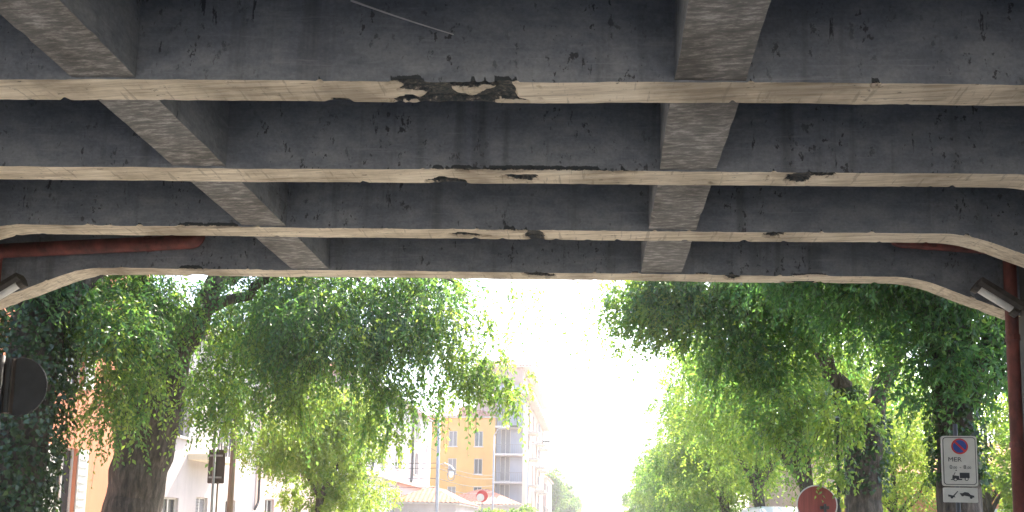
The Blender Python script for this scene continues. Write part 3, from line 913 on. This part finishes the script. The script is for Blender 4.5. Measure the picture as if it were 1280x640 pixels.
# ------------------------------------------------------------------ parked van
def van(x, y, z0):
    t = thing('parked_van', 'white van parked beyond the right hand trees', 'van', (x, y, z0))
    ORG[t.name] = (x, y, 0)
    prof = [(-2.5, 0.35), (-2.55, 0.9), (-2.35, 1.25), (-1.75, 1.45), (-1.05, 2.3), (-0.7, 2.52), (2.45, 2.55), (2.6, 2.4), (2.62, 0.45), (2.5, 0.35)]
    g = G()
    n = len(prof)
    W = [(-0.95, 1.0), (-0.80, 0.0), (0.80, 0.0), (0.95, 1.0)]
    vs = []
    for sx in (-1, -0.9, 0.9, 1):
        ins = 0.07 if abs(sx) == 1 else 0
        for yy, zz in prof:
            k = 1 - 0.10 * max(0, zz - 1.2)
            cy, cz = 0.0, 1.4
            vs.append((x + sx * 0.98 * k, y + cy + (yy - cy) * (1 - ins * 0.3), cz + (zz - cz) * (1 - ins)))
    fs = [tuple(range(n)), tuple(range(4 * n - 1, 3 * n - 1, -1))]
    for r_ in range(3):
        for k in range(n):
            fs.append((r_ * n + k, (r_ + 1) * n + k, (r_ + 1) * n + (k + 1) % n, r_ * n + (k + 1) % n))
    g.add(vs, fs)
    obj('body', g, M['vanpaint'], t)
    obj('windscreen', G().add([(x - 0.78, y - 1.73, 1.53), (x + 0.78, y - 1.73, 1.53), (x + 0.7, y - 1.13, 2.27), (x - 0.7, y - 1.13, 2.27)], [(0, 1, 2, 3)]), M['glass'], t)
    for sx in (-1, 1):
        obj('side_window', G().box(x + sx * 0.93 - 0.035, x + sx * 0.93 + 0.035, y - 1.1, y - 0.2, 1.5, 2.05), M['glass'], t)
        obj('mirror', G().box(x + sx * 1.1 - 0.09, x + sx * 1.1 + 0.09, y - 1.45, y - 1.36, 1.45, 1.75), M['darkmetal'], t)
        obj('headlight', G().box(x + sx * 0.72 - 0.13, x + sx * 0.72 + 0.13, y - 2.54, y - 2.40, 0.9, 1.12), M['lampglass'], t)
        for wy in (-1.6, 1.55):
            wh = obj('wheel', G().tube([(x + sx * 0.72, y + wy, 0.34), (x + sx * 0.97, y + wy, 0.34)], 0.34, 22), M['tyre'], t)
            obj('rim', G().tube([(x + sx * 0.971, y + wy, 0.34), (x + sx * 0.99, y + wy, 0.34)], 0.2, 16), M['zinc'], wh)
van(6.45, 27.0, 0.13)

# ------------------------------------------------------------------ trees
def np_mesh(name, verts, tris, mat, parent, tint=None):
    org = np.array(ORG[parent.name])
    me = bpy.data.meshes.new(name)
    nv, nf = len(verts), len(tris)
    me.vertices.add(nv)
    me.vertices.foreach_set('co', (verts - org).astype(np.float32).ravel())
    me.loops.add(nf * 3)
    me.loops.foreach_set('vertex_index', tris.astype(np.int32).ravel())
    me.polygons.add(nf)
    me.polygons.foreach_set('loop_start', np.arange(0, nf * 3, 3, dtype=np.int32))
    me.polygons.foreach_set('loop_total', np.full(nf, 3, dtype=np.int32))
    me.materials.append(mat)
    me.update(calc_edges=True)
    if tint is not None:
        at = me.attributes.new('tint', 'FLOAT', 'POINT')
        at.data.foreach_set('value', tint.astype(np.float32))
    o = bpy.data.objects.new(name, me)
    COL.objects.link(o)
    o.parent = parent
    ORG[o.name] = tuple(org)
    return o

def unit(a):
    return a / np.maximum(np.linalg.norm(a, axis=-1, keepdims=True), 1e-9)

class Leaves:
    """leaf blades and thin stems gathered for one crown"""
    def __init__(s, seed):
        s.rng = np.random.default_rng(seed)
        s.V, s.T, s.A, s.n = [], [], [], 0
        s.SV, s.ST, s.sn = [], [], 0
    def blades(s, P, D, N, L, W, tint):
        D = unit(D)
        side = unit(np.cross(D, N))
        nrm = np.cross(side, D)
        n = len(P)
        L = L[:, None]; W = W[:, None]
        v = np.empty((n, 4, 3))
        v[:, 0] = P
        v[:, 1] = P + D * L * 0.42 + side * W * 0.5 + nrm * W * 0.16
        v[:, 2] = P + D * L - nrm * L * 0.10
        v[:, 3] = P + D * L * 0.42 - side * W * 0.5 + nrm * W * 0.16
        b = s.n + 4 * np.arange(n)[:, None]
        s.V.append(v.reshape(-1, 3))
        s.T.append(np.concatenate([b + [0, 1, 2], b + [0, 2, 3]]))
        s.A.append(np.repeat(tint, 4))
        s.n += 4 * n
    def twigs(s, S0, D0, length, droop, m, leaf, tint, wide=0.5, stems=0.0, spread=0.8):
        """S0 starts, D0 directions, one length and droop each; m leaves on each twig"""
        r = s.rng
        n = len(S0)
        t = (np.arange(m) + 0.6)[None, :] / m + r.uniform(-0.3, 0.3, (n, m)) / m
        t = np.clip(t, 0.02, 1.0)
        Lk = length[:, None, None]
        dn = np.array([0, 0, -1.0])
        t3 = t[..., None]
        P = S0[:, None] + D0[:, None] * Lk * (t3 - 0.45 * t3 ** 2) + dn * (droop[:, None, None] * Lk * t3 ** 2)
        T = unit(D0[:, None] * (1 - 0.9 * t3) + dn * (2 * droop[:, None, None] * t3))
        rv = unit(r.normal(size=(n, 1, 3)) + 0.35 * r.normal(size=(n, m, 3)))
        side = unit(np.cross(T, rv))
        sg = np.where((np.arange(m) % 2)[None, :, None] == 0, 1.0, -1.0)
        D = unit(T * 0.75 + side * sg * spread + dn * 0.25 + r.normal(size=(n, m, 3)) * 0.22)
        N = unit(np.cross(side, T) + np.array([0, 0, 0.7]) + r.normal(size=(n, m, 3)) * 0.45)
        L = leaf * r.uniform(0.65, 1.25, (n, m))
        tt = np.clip(tint[:, None] + r.normal(0, 0.13, (n, m)), 0, 1)
        s.blades(P.reshape(-1, 3), D.reshape(-1, 3), N.reshape(-1, 3), L.ravel(), L.ravel() * wide, tt.ravel())
        if stems > 0:
            q = 5
            ts = np.linspace(0, 1, q)[None, :, None]
            C = S0[:, None] + D0[:, None] * Lk * (ts - 0.45 * ts ** 2) + dn * (droop[:, None, None] * Lk * ts ** 2)
            a = np.array([[math.cos(x), math.sin(x), 0] for x in (0, 2.1, 4.2)])
            rad = stems * np.linspace(1, 0.35, q)[None, :, None, None]
            V = C[:, :, None, :] + a[None, None] * rad
            base = s.sn + (np.arange(n) * q * 3)[:, None, None, None] + (np.arange(q - 1) * 3)[None, :, None, None]
            k = np.arange(3); k2 = (k + 1) % 3
            tri = np.stack([np.stack([k, k2, k2 + 3], -1), np.stack([k, k2 + 3, k + 3], -1)], 0).reshape(1, 1, 6, 3)
            s.SV.append(V.reshape(-1, 3)); s.ST.append((base + tri).reshape(-1, 3)); s.sn += n * q * 3
    def clump(s, c, r, n, m, leaf, droop=0.35, length=0.7, tint=0.4, stems=0.0, wide=0.5):
        g = s.rng
        d = unit(g.normal(size=(n, 3)))
        rad = g.uniform(0.1, 1.0, (n, 1)) ** 0.6
        c = np.array(c)
        P = c + d * rad * np.array(r)
        D = unit(d * np.array([1, 1, 0.6]) + g.normal(size=(n, 3)) * 0.5)
        s.twigs(P, D, length * g.uniform(0.6, 1.3, n), droop * g.uniform(0.4, 1.5, n), m, leaf, np.clip(tint + g.normal(0, 0.12, n), 0, 1), wide, stems)
    def build(s, parent, mat, name='crown'):
        o = np_mesh(name, np.concatenate(s.V), np.concatenate(s.T), mat, parent, np.concatenate(s.A))
        if s.SV:
            np_mesh('twigs', np.concatenate(s.SV), np.concatenate(s.ST), M['bark'], parent)
        return o

def wander(p, q, n, amp, rnd, sag=0.0):
    p, q = Vector(p), Vector(q)
    out = []
    for i in range(n + 1):
        t = i / n
        v = p.lerp(q, t)
        e = math.sin(math.pi * t)
        v += Vector((rnd.uniform(-1, 1), rnd.uniform(-1, 1), rnd.uniform(-0.6, 0.6))) * amp * e
        v.z += sag * e
        out.append(v)
    return out

def wood(t, trunk, limbs, seed, name='trunk'):
    """trunk [(x, y, z, r)], limbs [(start, end, r0, r1, n)] in one mesh"""
    rnd = random.Random(seed)
    g = G()
    # densify the trunk
    pts, rad = [], []
    for (a, b) in zip(trunk, trunk[1:]):
        for i in range(6):
            u = i / 6
            pts.append(Vector(a[:3]).lerp(Vector(b[:3]), u) + Vector((rnd.uniform(-1, 1), rnd.uniform(-1, 1), 0)) * 0.02)
            rad.append((a[3] + (b[3] - a[3]) * u) * rnd.uniform(0.96, 1.04))
    pts.append(Vector(trunk[-1][:3])); rad.append(trunk[-1][3])
    n0 = len(g.v)
    nn = 44
    dense, drad = [], []
    for i in range(len(pts) - 1):
        for q in range(3):
            dense.append(pts[i].lerp(pts[i + 1], q / 3)); drad.append(rad[i] + (rad[i + 1] - rad[i]) * q / 3)
    dense.append(pts[-1]); drad.append(rad[-1])
    g.tube(dense, drad, nn)
    for i, p in enumerate(dense):
        for k in range(nn):
            v = Vector(g.v[n0 + i * nn + k])
            d = v - p
            a = math.atan2(d.y, d.x)
            f = 0.09 * n1(math.cos(a) * 5.5, math.sin(a) * 5.5, v.z * 1.1 + seed) + 0.10 * n1(math.cos(a) * 1.4, math.sin(a) * 1.4, v.z * 0.8 + seed) + 0.03 * n1(math.cos(a) * 12, math.sin(a) * 12, v.z * 2.5)
            g.v[n0 + i * nn + k] = tuple(p + d * (1 + f))
    for (a, b, r0, r1, n) in limbs:
        w_ = wander(a, b, n, 0.12 * (Vector(b) - Vector(a)).length / 3, rnd, 0.15)
        g.tube(w_, [r0 + (r1 - r0) * i / n for i in range(n + 1)], 9, wob=0.06, seed=seed + 1)
    return obj(name, g, M['bark'], t, True)

def ivy(t, axis, n, r_out, seed, leaf=0.085):
    """ivy leaves hugging a trunk given as [(x, y, z, r)]"""
    L = Leaves(seed)
    g = L.rng
    ax = np.array(axis)
    u = g.uniform(0, len(ax) - 1.001, n)
    i = u.astype(int); fr = (u - i)[:, None]
    c = ax[i] * (1 - fr) + ax[i + 1] * fr
    a = g.uniform(0, 2 * np.pi, n)
    out = np.stack([np.cos(a), np.sin(a), np.zeros(n)], 1)
    lump = 1 + 0.5 * np.sin(c[:, 2] * 4 + a * 2) * np.sin(c[:, 2] * 1.7 + a * 3 + 1)
    P = c[:, :3] + out * (c[:, 3] + r_out * lump * g.uniform(0.2, 1, n))[:, None]
    D = unit(np.array([0, 0, -1.0]) + out * 0.5 + g.normal(size=(n, 3)) * 0.5)
    N = unit(out + g.normal(size=(n, 3)) * 0.35)
    sz = leaf * g.uniform(0.6, 1.3, n)
    L.blades(P, D, N, sz, sz * 0.9, np.clip(g.normal(0.4, 0.25, n), 0, 1))
    L.build(t, M['ivy'], 'ivy')

def in_ellipsoid(rng, c, r, n):
    d = unit(rng.normal(size=(n, 3)))
    return np.array(c) + d * (rng.uniform(0, 1, (n, 1)) ** 0.45) * np.array(r)

def shade_top(L, c, r, n, leaf=0.2):
    """upper crown above the view: coarser foliage"""
    for p in in_ellipsoid(L.rng, c, r, n):
        L.clump(p, (0.9, 0.9, 0.6), 26, 9, leaf, 0.3, 1.0, 0.4)

def bunches(L, c, r, nb, ns, l0, l1, t0, t1, m, leaf, drift=(0, 0, 0)):
    """hanging sprays: nb bunches of ns arching strands each"""
    g = L.rng
    B = in_ellipsoid(g, c, r, nb)
    for p in B:
        S0 = p + g.normal(size=(ns, 3)) * 0.13
        D0 = unit(unit(g.normal(size=(1, 3)) * [1, 1, 0.2]) + g.normal(size=(ns, 3)) * 0.55 + drift)
        L.twigs(S0, D0, g.uniform(0.5, 1.15) * g.uniform(l0, l1, ns), g.uniform(0.35, 0.95, ns), m, leaf, np.clip(g.uniform(t0, t1) + g.normal(0, 0.1, ns), 0, 1), 0.5, 0.005)

# -- left: ivy-clad trunk by the abutment
t = thing('street_tree', 'dark ivy covered tree beside the black disc sign', 'tree', (-9.05, 10.6, 0.13), 'street trees')
tr = [(-9.05, 10.6, 0.1, 0.52), (-9.05, 10.6, 1.5, 0.42), (-8.98, 10.6, 3.2, 0.38), (-8.8, 10.6, 5.0, 0.34), (-8.6, 10.7, 7.0, 0.25)]
wood(t, tr, [((-8.85, 10.6, 4.6), (-7.0, 11.2, 6.6), 0.16, 0.05, 8), ((-8.8, 10.6, 5.2), (-10.5, 10.0, 7.4), 0.16, 0.05, 7), ((-8.7, 10.6, 6.0), (-8.2, 12.6, 8.5), 0.15, 0.05, 7)], 11)
ivy(t, [(x, y, z, r) for x, y, z, r in tr[1:]], 9000, 0.24, 12, 0.085)
L = Leaves(13)
g_ = L.rng
for c, r, k in (((-9.1, 10.9, 5.4), (1.0, 0.8, 1.0), 14), ((-7.9, 11.2, 5.0), (0.5, 0.5, 0.6), 4)):
    for p in in_ellipsoid(g_, c, r, k):
        L.clump(p, (0.5, 0.45, 0.4), 44, 9, 0.095, 0.5, 0.55, float(g_.uniform(0.1, 0.5)), 0.005)
bunches(L, (-8.05, 11.5, 4.8), (0.75, 0.7, 0.7), 15, 5, 0.8, 1.9, 0.3, 1.0, 15, 0.095)
bunches(L, (-7.95, 11.4, 3.8), (0.55, 0.6, 0.6), 20, 6, 0.5, 1.1, 0.4, 1.0, 12, 0.095)
shade_top(L, (-9.2, 11.2, 8.6), (2.6, 2.2, 1.9), 30)
L.build(t, M['leafdark'])

# -- left: big weeping tree
t = thing('street_tree', 'big weeping tree with furrowed trunk hanging over the left pavement', 'tree', (-9.35, 14.0, 0.13), 'street trees')
wood(t, [(-9.45, 14, 0.1, 0.66), (-9.36, 14, 1.2, 0.54), (-9.2, 14, 2.6, 0.50), (-9.0, 14, 3.8, 0.52), (-8.85, 14, 4.6, 0.48)],
     [((-8.75, 14, 4.2), (-7.55, 13.7, 6.7), 0.27, 0.17, 6), ((-7.5, 13.9, 6.6), (-5.0, 13.4, 8.0), 0.17, 0.07, 6), ((-9.2, 14, 4.3), (-9.9, 14.2, 7.5), 0.26, 0.12, 6),
      ((-7.8, 13.9, 6.0), (-4.5, 12.8, 6.5), 0.11, 0.04, 8), ((-6.5, 13.7, 7.2), (-3.2, 13.8, 7.2), 0.10, 0.04, 8), ((-9.0, 14, 4.6), (-8.6, 12.4, 7.0), 0.16, 0.05, 7),
      ((-4.5, 12.8, 6.5), (-2.6, 12.9, 6.1), 0.04, 0.015, 6), ((-5.6, 13.4, 6.8), (-3.6, 14.6, 5.9), 0.05, 0.015, 6)], 21)
L = Leaves(22)
g_ = L.rng
for c, r, k in (((-4.9, 13.8, 6.3), (2.6, 1.4, 0.8), 38), ((-4.8, 13.3, 5.3), (2.1, 1.0, 0.6), 22), ((-8.9, 12.9, 5.7), (0.9, 0.6, 0.9), 13), ((-7.4, 15.6, 6.3), (1.8, 0.7, 0.9), 26), ((-8.4, 15.5, 5.0), (1.2, 0.5, 0.7), 9), ((-8.3, 12.7, 5.9), (0.8, 0.5, 0.5), 7), ((-3.3, 13.4, 5.3), (0.9, 0.9, 0.6), 9)):
    for p in in_ellipsoid(g_, c, r, k):
        L.clump(p, (0.6, 0.5, 0.45), 40, 10, 0.092, 0.6, 0.7, float(g_.uniform(0.1, 0.7)), 0.005)
for c, r, nb, ns, l0, l1, t0, t1 in (((-4.9, 13.1, 5.0), (2.2, 1.0, 0.5), 34, 7, 0.8, 1.7, 0.1, 0.8), ((-8.8, 12.7, 4.9), (0.8, 0.5, 0.6), 24, 7, 0.7, 1.5, 0.1, 0.6),
                                     ((-6.2, 13.4, 4.9), (1.0, 0.8, 0.5), 20, 7, 0.9, 1.8, 0.3, 0.9), ((-7.5, 13.4, 5.4), (0.6, 0.4, 0.5), 8, 5, 0.6, 1.3, 0.3, 0.9),
                                     # lower drapes: down over the small tree, and again towards the street
                                     ((-5.6, 13.1, 4.0), (0.9, 0.6, 0.4), 20, 6, 0.6, 1.3, 0.4, 1.0), ((-3.9, 13.1, 4.1), (0.8, 0.6, 0.4), 20, 6, 0.6, 1.2, 0.2, 0.9), ((-4.0, 13.0, 3.5), (0.6, 0.4, 0.3), 9, 5, 0.4, 0.9, 0.4, 1.0),
                                     ((-7.3, 12.9, 3.9), (0.5, 0.4, 0.5), 13, 5, 0.5, 1.1, 0.3, 0.9), ((-6.7, 12.9, 3.7), (0.4, 0.3, 0.4), 7, 4, 0.5, 1.0, 0.5, 1.0), ((-8.8, 12.6, 3.8), (0.45, 0.3, 0.6), 14, 6, 0.6, 1.2, 0.1, 0.7),
                                     # light outer sprays against the sky
                                     ((-2.5, 13.2, 5.3), (0.7, 0.7, 0.7), 20, 6, 0.6, 1.3, 0.4, 1.0), ((-2.2, 13.2, 4.4), (0.7, 0.6, 0.4), 20, 6, 0.5, 1.1, 0.4, 1.0), ((-1.6, 13.2, 4.2), (0.35, 0.5, 0.35), 9, 5, 0.4, 0.9, 0.5, 1.0),
                                     ((-1.6, 13.2, 5.9), (0.6, 0.6, 0.6), 14, 2, 0.8, 1.7, 0.5, 1.0)):
    bunches(L, c, r, nb, ns, l0, l1, t0, t1, 15, 0.092, (0.2, 0, 0))
shade_top(L, (-6.3, 13.8, 8.9), (3.4, 2.4, 1.3), 9)
L.build(t, M['leafdark'])

# -- right: trunk behind the parking sign
t = thing('street_tree', 'ivy wrapped tree standing right behind the parking sign', 'tree', (5.2, 11.3, 0.13), 'street trees')
tr = [(5.25, 11.3, 0.1, 0.36), (5.22, 11.3, 1.5, 0.28), (5.18, 11.3, 3.0, 0.25), (5.1, 11.3, 4.6, 0.23), (4.95, 11.4, 6.6, 0.18)]
wood(t, tr, [((5.15, 11.3, 3.3), (6.3, 11.5, 5.4), 0.17, 0.10, 6), ((6.3, 11.5, 5.4), (7.2, 11.6, 7.4), 0.10, 0.05, 5), ((5.1, 11.3, 4.4), (3.4, 11.2, 6.4), 0.12, 0.04, 8),
             ((5.0, 11.4, 5.6), (4.2, 12.8, 7.6), 0.10, 0.04, 6)], 31)
ivy(t, [(5.18, 11.3, 2.4, 0.25), (5.1, 11.3, 4.6, 0.23), (4.95, 11.4, 6.6, 0.18)], 3000, 0.14, 32, 0.08)
ivy(t, [(5.35, 11.33, 3.6, 0.15), (6.0, 11.45, 4.7, 0.13), (6.3, 11.5, 5.4, 0.1)], 1500, 0.16, 34, 0.085)
L = Leaves(33)
g_ = L.rng
for c, r, k in (((4.4, 11.2, 5.5), (1.7, 0.9, 0.8), 44), ((5.9, 11.6, 4.9), (0.8, 0.6, 1.0), 11), ((3.0, 11.6, 5.9), (1.0, 0.9, 0.5), 11), ((5.0, 10.9, 4.1), (0.7, 0.4, 0.5), 8)):
    for p in in_ellipsoid(g_, c, r, k):
        L.clump(p, (0.5, 0.45, 0.36), 40, 10, 0.10, 0.3, 0.6, float(g_.uniform(0.0, 0.45)), 0.005, 0.42)
shade_top(L, (4.8, 11.6, 8.4), (2.5, 1.8, 1.6), 12)
L.build(t, M['leafdark'])

# -- right: forked tree behind the red disc
t = thing('street_tree', 'forked dark tree behind the rusty red round sign', 'tree', (5.2, 15.3, 0.13), 'street trees')
tr = [(5.2, 15.3, 0.1, 0.44), (5.22, 15.3, 1.5, 0.34), (5.28, 15.3, 2.8, 0.30), (5.35, 15.3, 3.9, 0.32)]
wood(t, tr, [((5.3, 15.3, 3.5), (4.35, 15.0, 5.4), 0.2, 0.13, 6), ((4.4, 15.2, 5.6), (3.0, 14.6, 7.6), 0.13, 0.05, 6), ((5.4, 15.3, 3.7), (6.3, 15.4, 6.4), 0.2, 0.1, 7),
             ((4.5, 15.2, 5.3), (2.0, 14.2, 6.2), 0.08, 0.03, 8), ((3.6, 14.9, 6.4), (1.2, 14.3, 6.9), 0.06, 0.02, 8)], 41)
ivy(t, [(5.28, 15.3, 2.5, 0.30), (5.35, 15.3, 3.9, 0.30), (4.9, 15.25, 4.6, 0.2)], 1700, 0.14, 42, 0.085)
L = Leaves(43)
g_ = L.rng
for c, r, k in (((3.2, 14.4, 6.4), (1.6, 1.2, 1.0), 42), ((1.7, 14.2, 6.2), (1.0, 0.8, 0.7), 17), ((1.0, 14.2, 6.2), (0.5, 0.6, 0.5), 5), ((5.4, 14.7, 5.9), (1.5, 0.9, 0.7), 14), ((3.2, 14.4, 4.9), (1.1, 0.7, 0.6), 13), ((2.4, 14.4, 5.2), (0.7, 0.6, 0.4), 6)):
    for p in in_ellipsoid(g_, c, r, k):
        L.clump(p, (0.6, 0.5, 0.42), 38, 10, 0.10, 0.35, 0.7, float(g_.uniform(0.1, 0.65)), 0.005)
bunches(L, (3.3, 13.4, 3.7), (0.8, 0.6, 0.6), 30, 6, 0.5, 1.0, 0.3, 1.0, 11, 0.10)
bunches(L, (3.85, 11.9, 3.4), (0.4, 0.1, 0.4), 14, 5, 0.4, 0.8, 0.3, 0.9, 11, 0.10)
bunches(L, (4.6, 14.3, 4.0), (0.3, 0.3, 0.5), 7, 5, 0.4, 0.8, 0.3, 1.0, 11, 0.10)
bunches(L, (3.65, 11.8, 2.55), (0.35, 0.1, 0.2), 7, 4, 0.25, 0.5, 0.5, 1.0, 8, 0.09)
n = 340
S0 = in_ellipsoid(g_, (1.25, 14.2, 5.95), (1.0, 0.8, 0.95), n)
L.twigs(S0, unit(g_.normal(size=(n, 3)) * 0.4 + [-0.9, -0.1, 0.1]), g_.uniform(0.6, 1.3, n), g_.uniform(0.1, 0.4, n), 11, 0.10, g_.uniform(0.4, 1, n), 0.5, 0.005)
shade_top(L, (3.6, 14.6, 9.0), (3.0, 2.2, 1.3), 6)
L.build(t, M['leafdark'])

# -- general tree for the rows further off
def row_tree(label, x, y, h, rx, rz, seed, leaf, k, tw, m=9, mat='leaflight', group='trees along the avenue', lean=0.0, tint=(0.2, 0.8), cz=None, name='street_tree', trunk_r=0.22):
    t = thing(name, label, 'tree', (x, y, 0.13), group)
    rnd = random.Random(seed)
    zc_ = cz if cz else h - rz
    cx = x + lean
    limbs = []
    for i in range(6):
        a = rnd.uniform(0, 2 * math.pi)
        limbs.append(((x + (cx - x) * 0.4, y, h * 0.33 + 0.1 * i), (cx + rx * 0.7 * math.cos(a), y + rx * 0.7 * math.sin(a), zc_ + rnd.uniform(-0.3, 0.6) * rz), trunk_r * 0.5, trunk_r * 0.12, 6))
    wood(t, [(x, y, 0.1, trunk_r * 1.2), (x, y, 1.5, trunk_r), (x + (cx - x) * 0.4, y, h * 0.4, trunk_r * 0.75), (cx, y, zc_ + rz * 0.5, trunk_r * 0.25)], limbs, seed)
    L = Leaves(seed + 1)
    g = L.rng
    for p in in_ellipsoid(g, (cx, y, zc_), (rx, rx, rz), k):
        s_ = float(g.uniform(0.6, 1.25)) * rx * 0.26
        L.clump(p, (s_, s_, s_ * 0.75), tw, m, leaf, 0.35, s_ * 1.2, float(g.uniform(*tint)))
    L.build(t, M[mat])
    return t

row_tree('bright sunlit small tree in front of the pink townhouse', -8.1, 21, 6.2, 2.0, 2.4, 51, 0.10, 75, 56, 11, tint=(0.5, 1.0), name='small_tree', trunk_r=0.12, cz=3.8, group='small trees')
rows_r = [('sunlit leafy tree just beyond the forked dark tree', 5.8, 20.5, 9.0, 3.0, 2.9, 0.10, 95, 50, -0.7), ('yellow green tree beside the parked white van', 6.0, 27.5, 9.5, 3.1, 3.2, 0.12, 90, 48, -0.6),
          ('broad hazy tree, third beyond the forked dark tree', 6.1, 35, 9.0, 3.0, 3.2, 0.14, 85, 46, -0.6), ('rounded hazy tree, fourth beyond the forked dark tree', 6.2, 43, 8.6, 2.9, 3.2, 0.16, 80, 42, -0.5),
          ('hazy green tree, fifth beyond the forked dark tree', 6.2, 52, 8.4, 2.8, 3.3, 0.18, 75, 40, -0.4), ('hazy green tree, sixth beyond the forked dark tree', 6.3, 63, 8.4, 2.8, 3.4, 0.2, 70, 38, -0.4),
          ('pale hazy tree, seventh beyond the forked dark tree', 6.3, 76, 8.4, 2.8, 3.4, 0.24, 60, 34, -0.3), ('pale hazy tree, eighth beyond the forked dark tree', 6.3, 92, 8.4, 2.8, 3.5, 0.28, 55, 30, -0.3)]
for i, (lab, x, y, h, rx, rz, lf, k, tw, ln) in enumerate(rows_r):
    row_tree(lab, x, y, h, rx, rz, 60 + 2 * i, lf, k, tw, lean=ln, tint=(0.25, 0.9) if i < 3 else (0.15, 0.7))
rows_l = [('far pale tree just beyond the narrow pink end building', -6.6, 116, 12.0, 3.0, 4.6, 0.3), ('far pale tree, second beyond the narrow pink end building', -6.2, 130, 10.5, 3.2, 4.2, 0.34),
          ('far pale tree, third beyond the narrow pink end building', -5.6, 150, 9.5, 3.4, 4.0, 0.4), ('far pale tree, fourth beyond the narrow pink end building', -5.2, 175, 9.0, 3.6, 4.0, 0.45)]
for i, (lab, x, y, h, rx, rz, lf) in enumerate(rows_l):
    row_tree(lab, x, y, h, rx, rz, 90 + 2 * i, lf, 50, 34, tint=(0.1, 0.5))
# yard shrubs on the right, sunlit, seen between the trunks
for i, (lab, x, y, h, rx) in enumerate([('bright yard shrub behind the forked dark tree', 8.2, 21.5, 6.4, 2.2), ('bright yard shrub between the forked tree and parking sign', 9.2, 18.6, 6.0, 1.9),
                                        ('bright yard shrub right of the parking sign trunk', 9.9, 16.6, 4.6, 1.4), ('tall yard tree behind the low orange building', 13.0, 37, 11.0, 4.2)]):
    row_tree(lab, x, y, h, rx, h * 0.4, 110 + 2 * i, 0.09 if i < 3 else 0.2, 42 if i < 3 else 70, 50, 10, tint=(0.5, 1.0), name='yard_shrub' if i < 3 else 'yard_tree', trunk_r=0.1, group='yard greenery', cz=h * 0.55)
# low bushes in front of the apartment block
for i, (lab, x, y, h) in enumerate([('low bush below the round red rimmed sign', -6.2, 42, 3.0), ('low bush beside the thin lamp mast', -5.6, 47, 3.2), ('low bush by the cream corner of the apartment block', -5.0, 54, 3.5)]):
    row_tree(lab, x, y, h, 1.1, 1.2, 130 + 2 * i, 0.12, 26, 36, 9, tint=(0.4, 0.9), name='bush', trunk_r=0.07, group='bushes on the left pavement', cz=h - 1.1)

# ------------------------------------------------------------------ haze added to stand in for lens glare
g = G().box(-310, 310, -130, 430, -1.7, 24)
hz = obj('glare_haze', g, M['wire'])
hz.data.materials.clear()
hm = bpy.data.materials.new('glare_haze_volume')
hm.use_nodes = True
hn = hm.node_tree
hn.nodes.remove(hn.nodes['Principled BSDF'])
pv = hn.nodes.new('ShaderNodeVolumePrincipled')
pv.inputs['Color'].default_value = (0.95, 0.96, 1.0, 1)
pv.inputs['Density'].default_value = 0.0011
pv.inputs['Anisotropy'].default_value = 0.6
hn.links.new(pv.outputs[0], hn.nodes['Material Output'].inputs['Volume'])
hz.data.materials.append(hm)
tag(hz, kind='stuff')
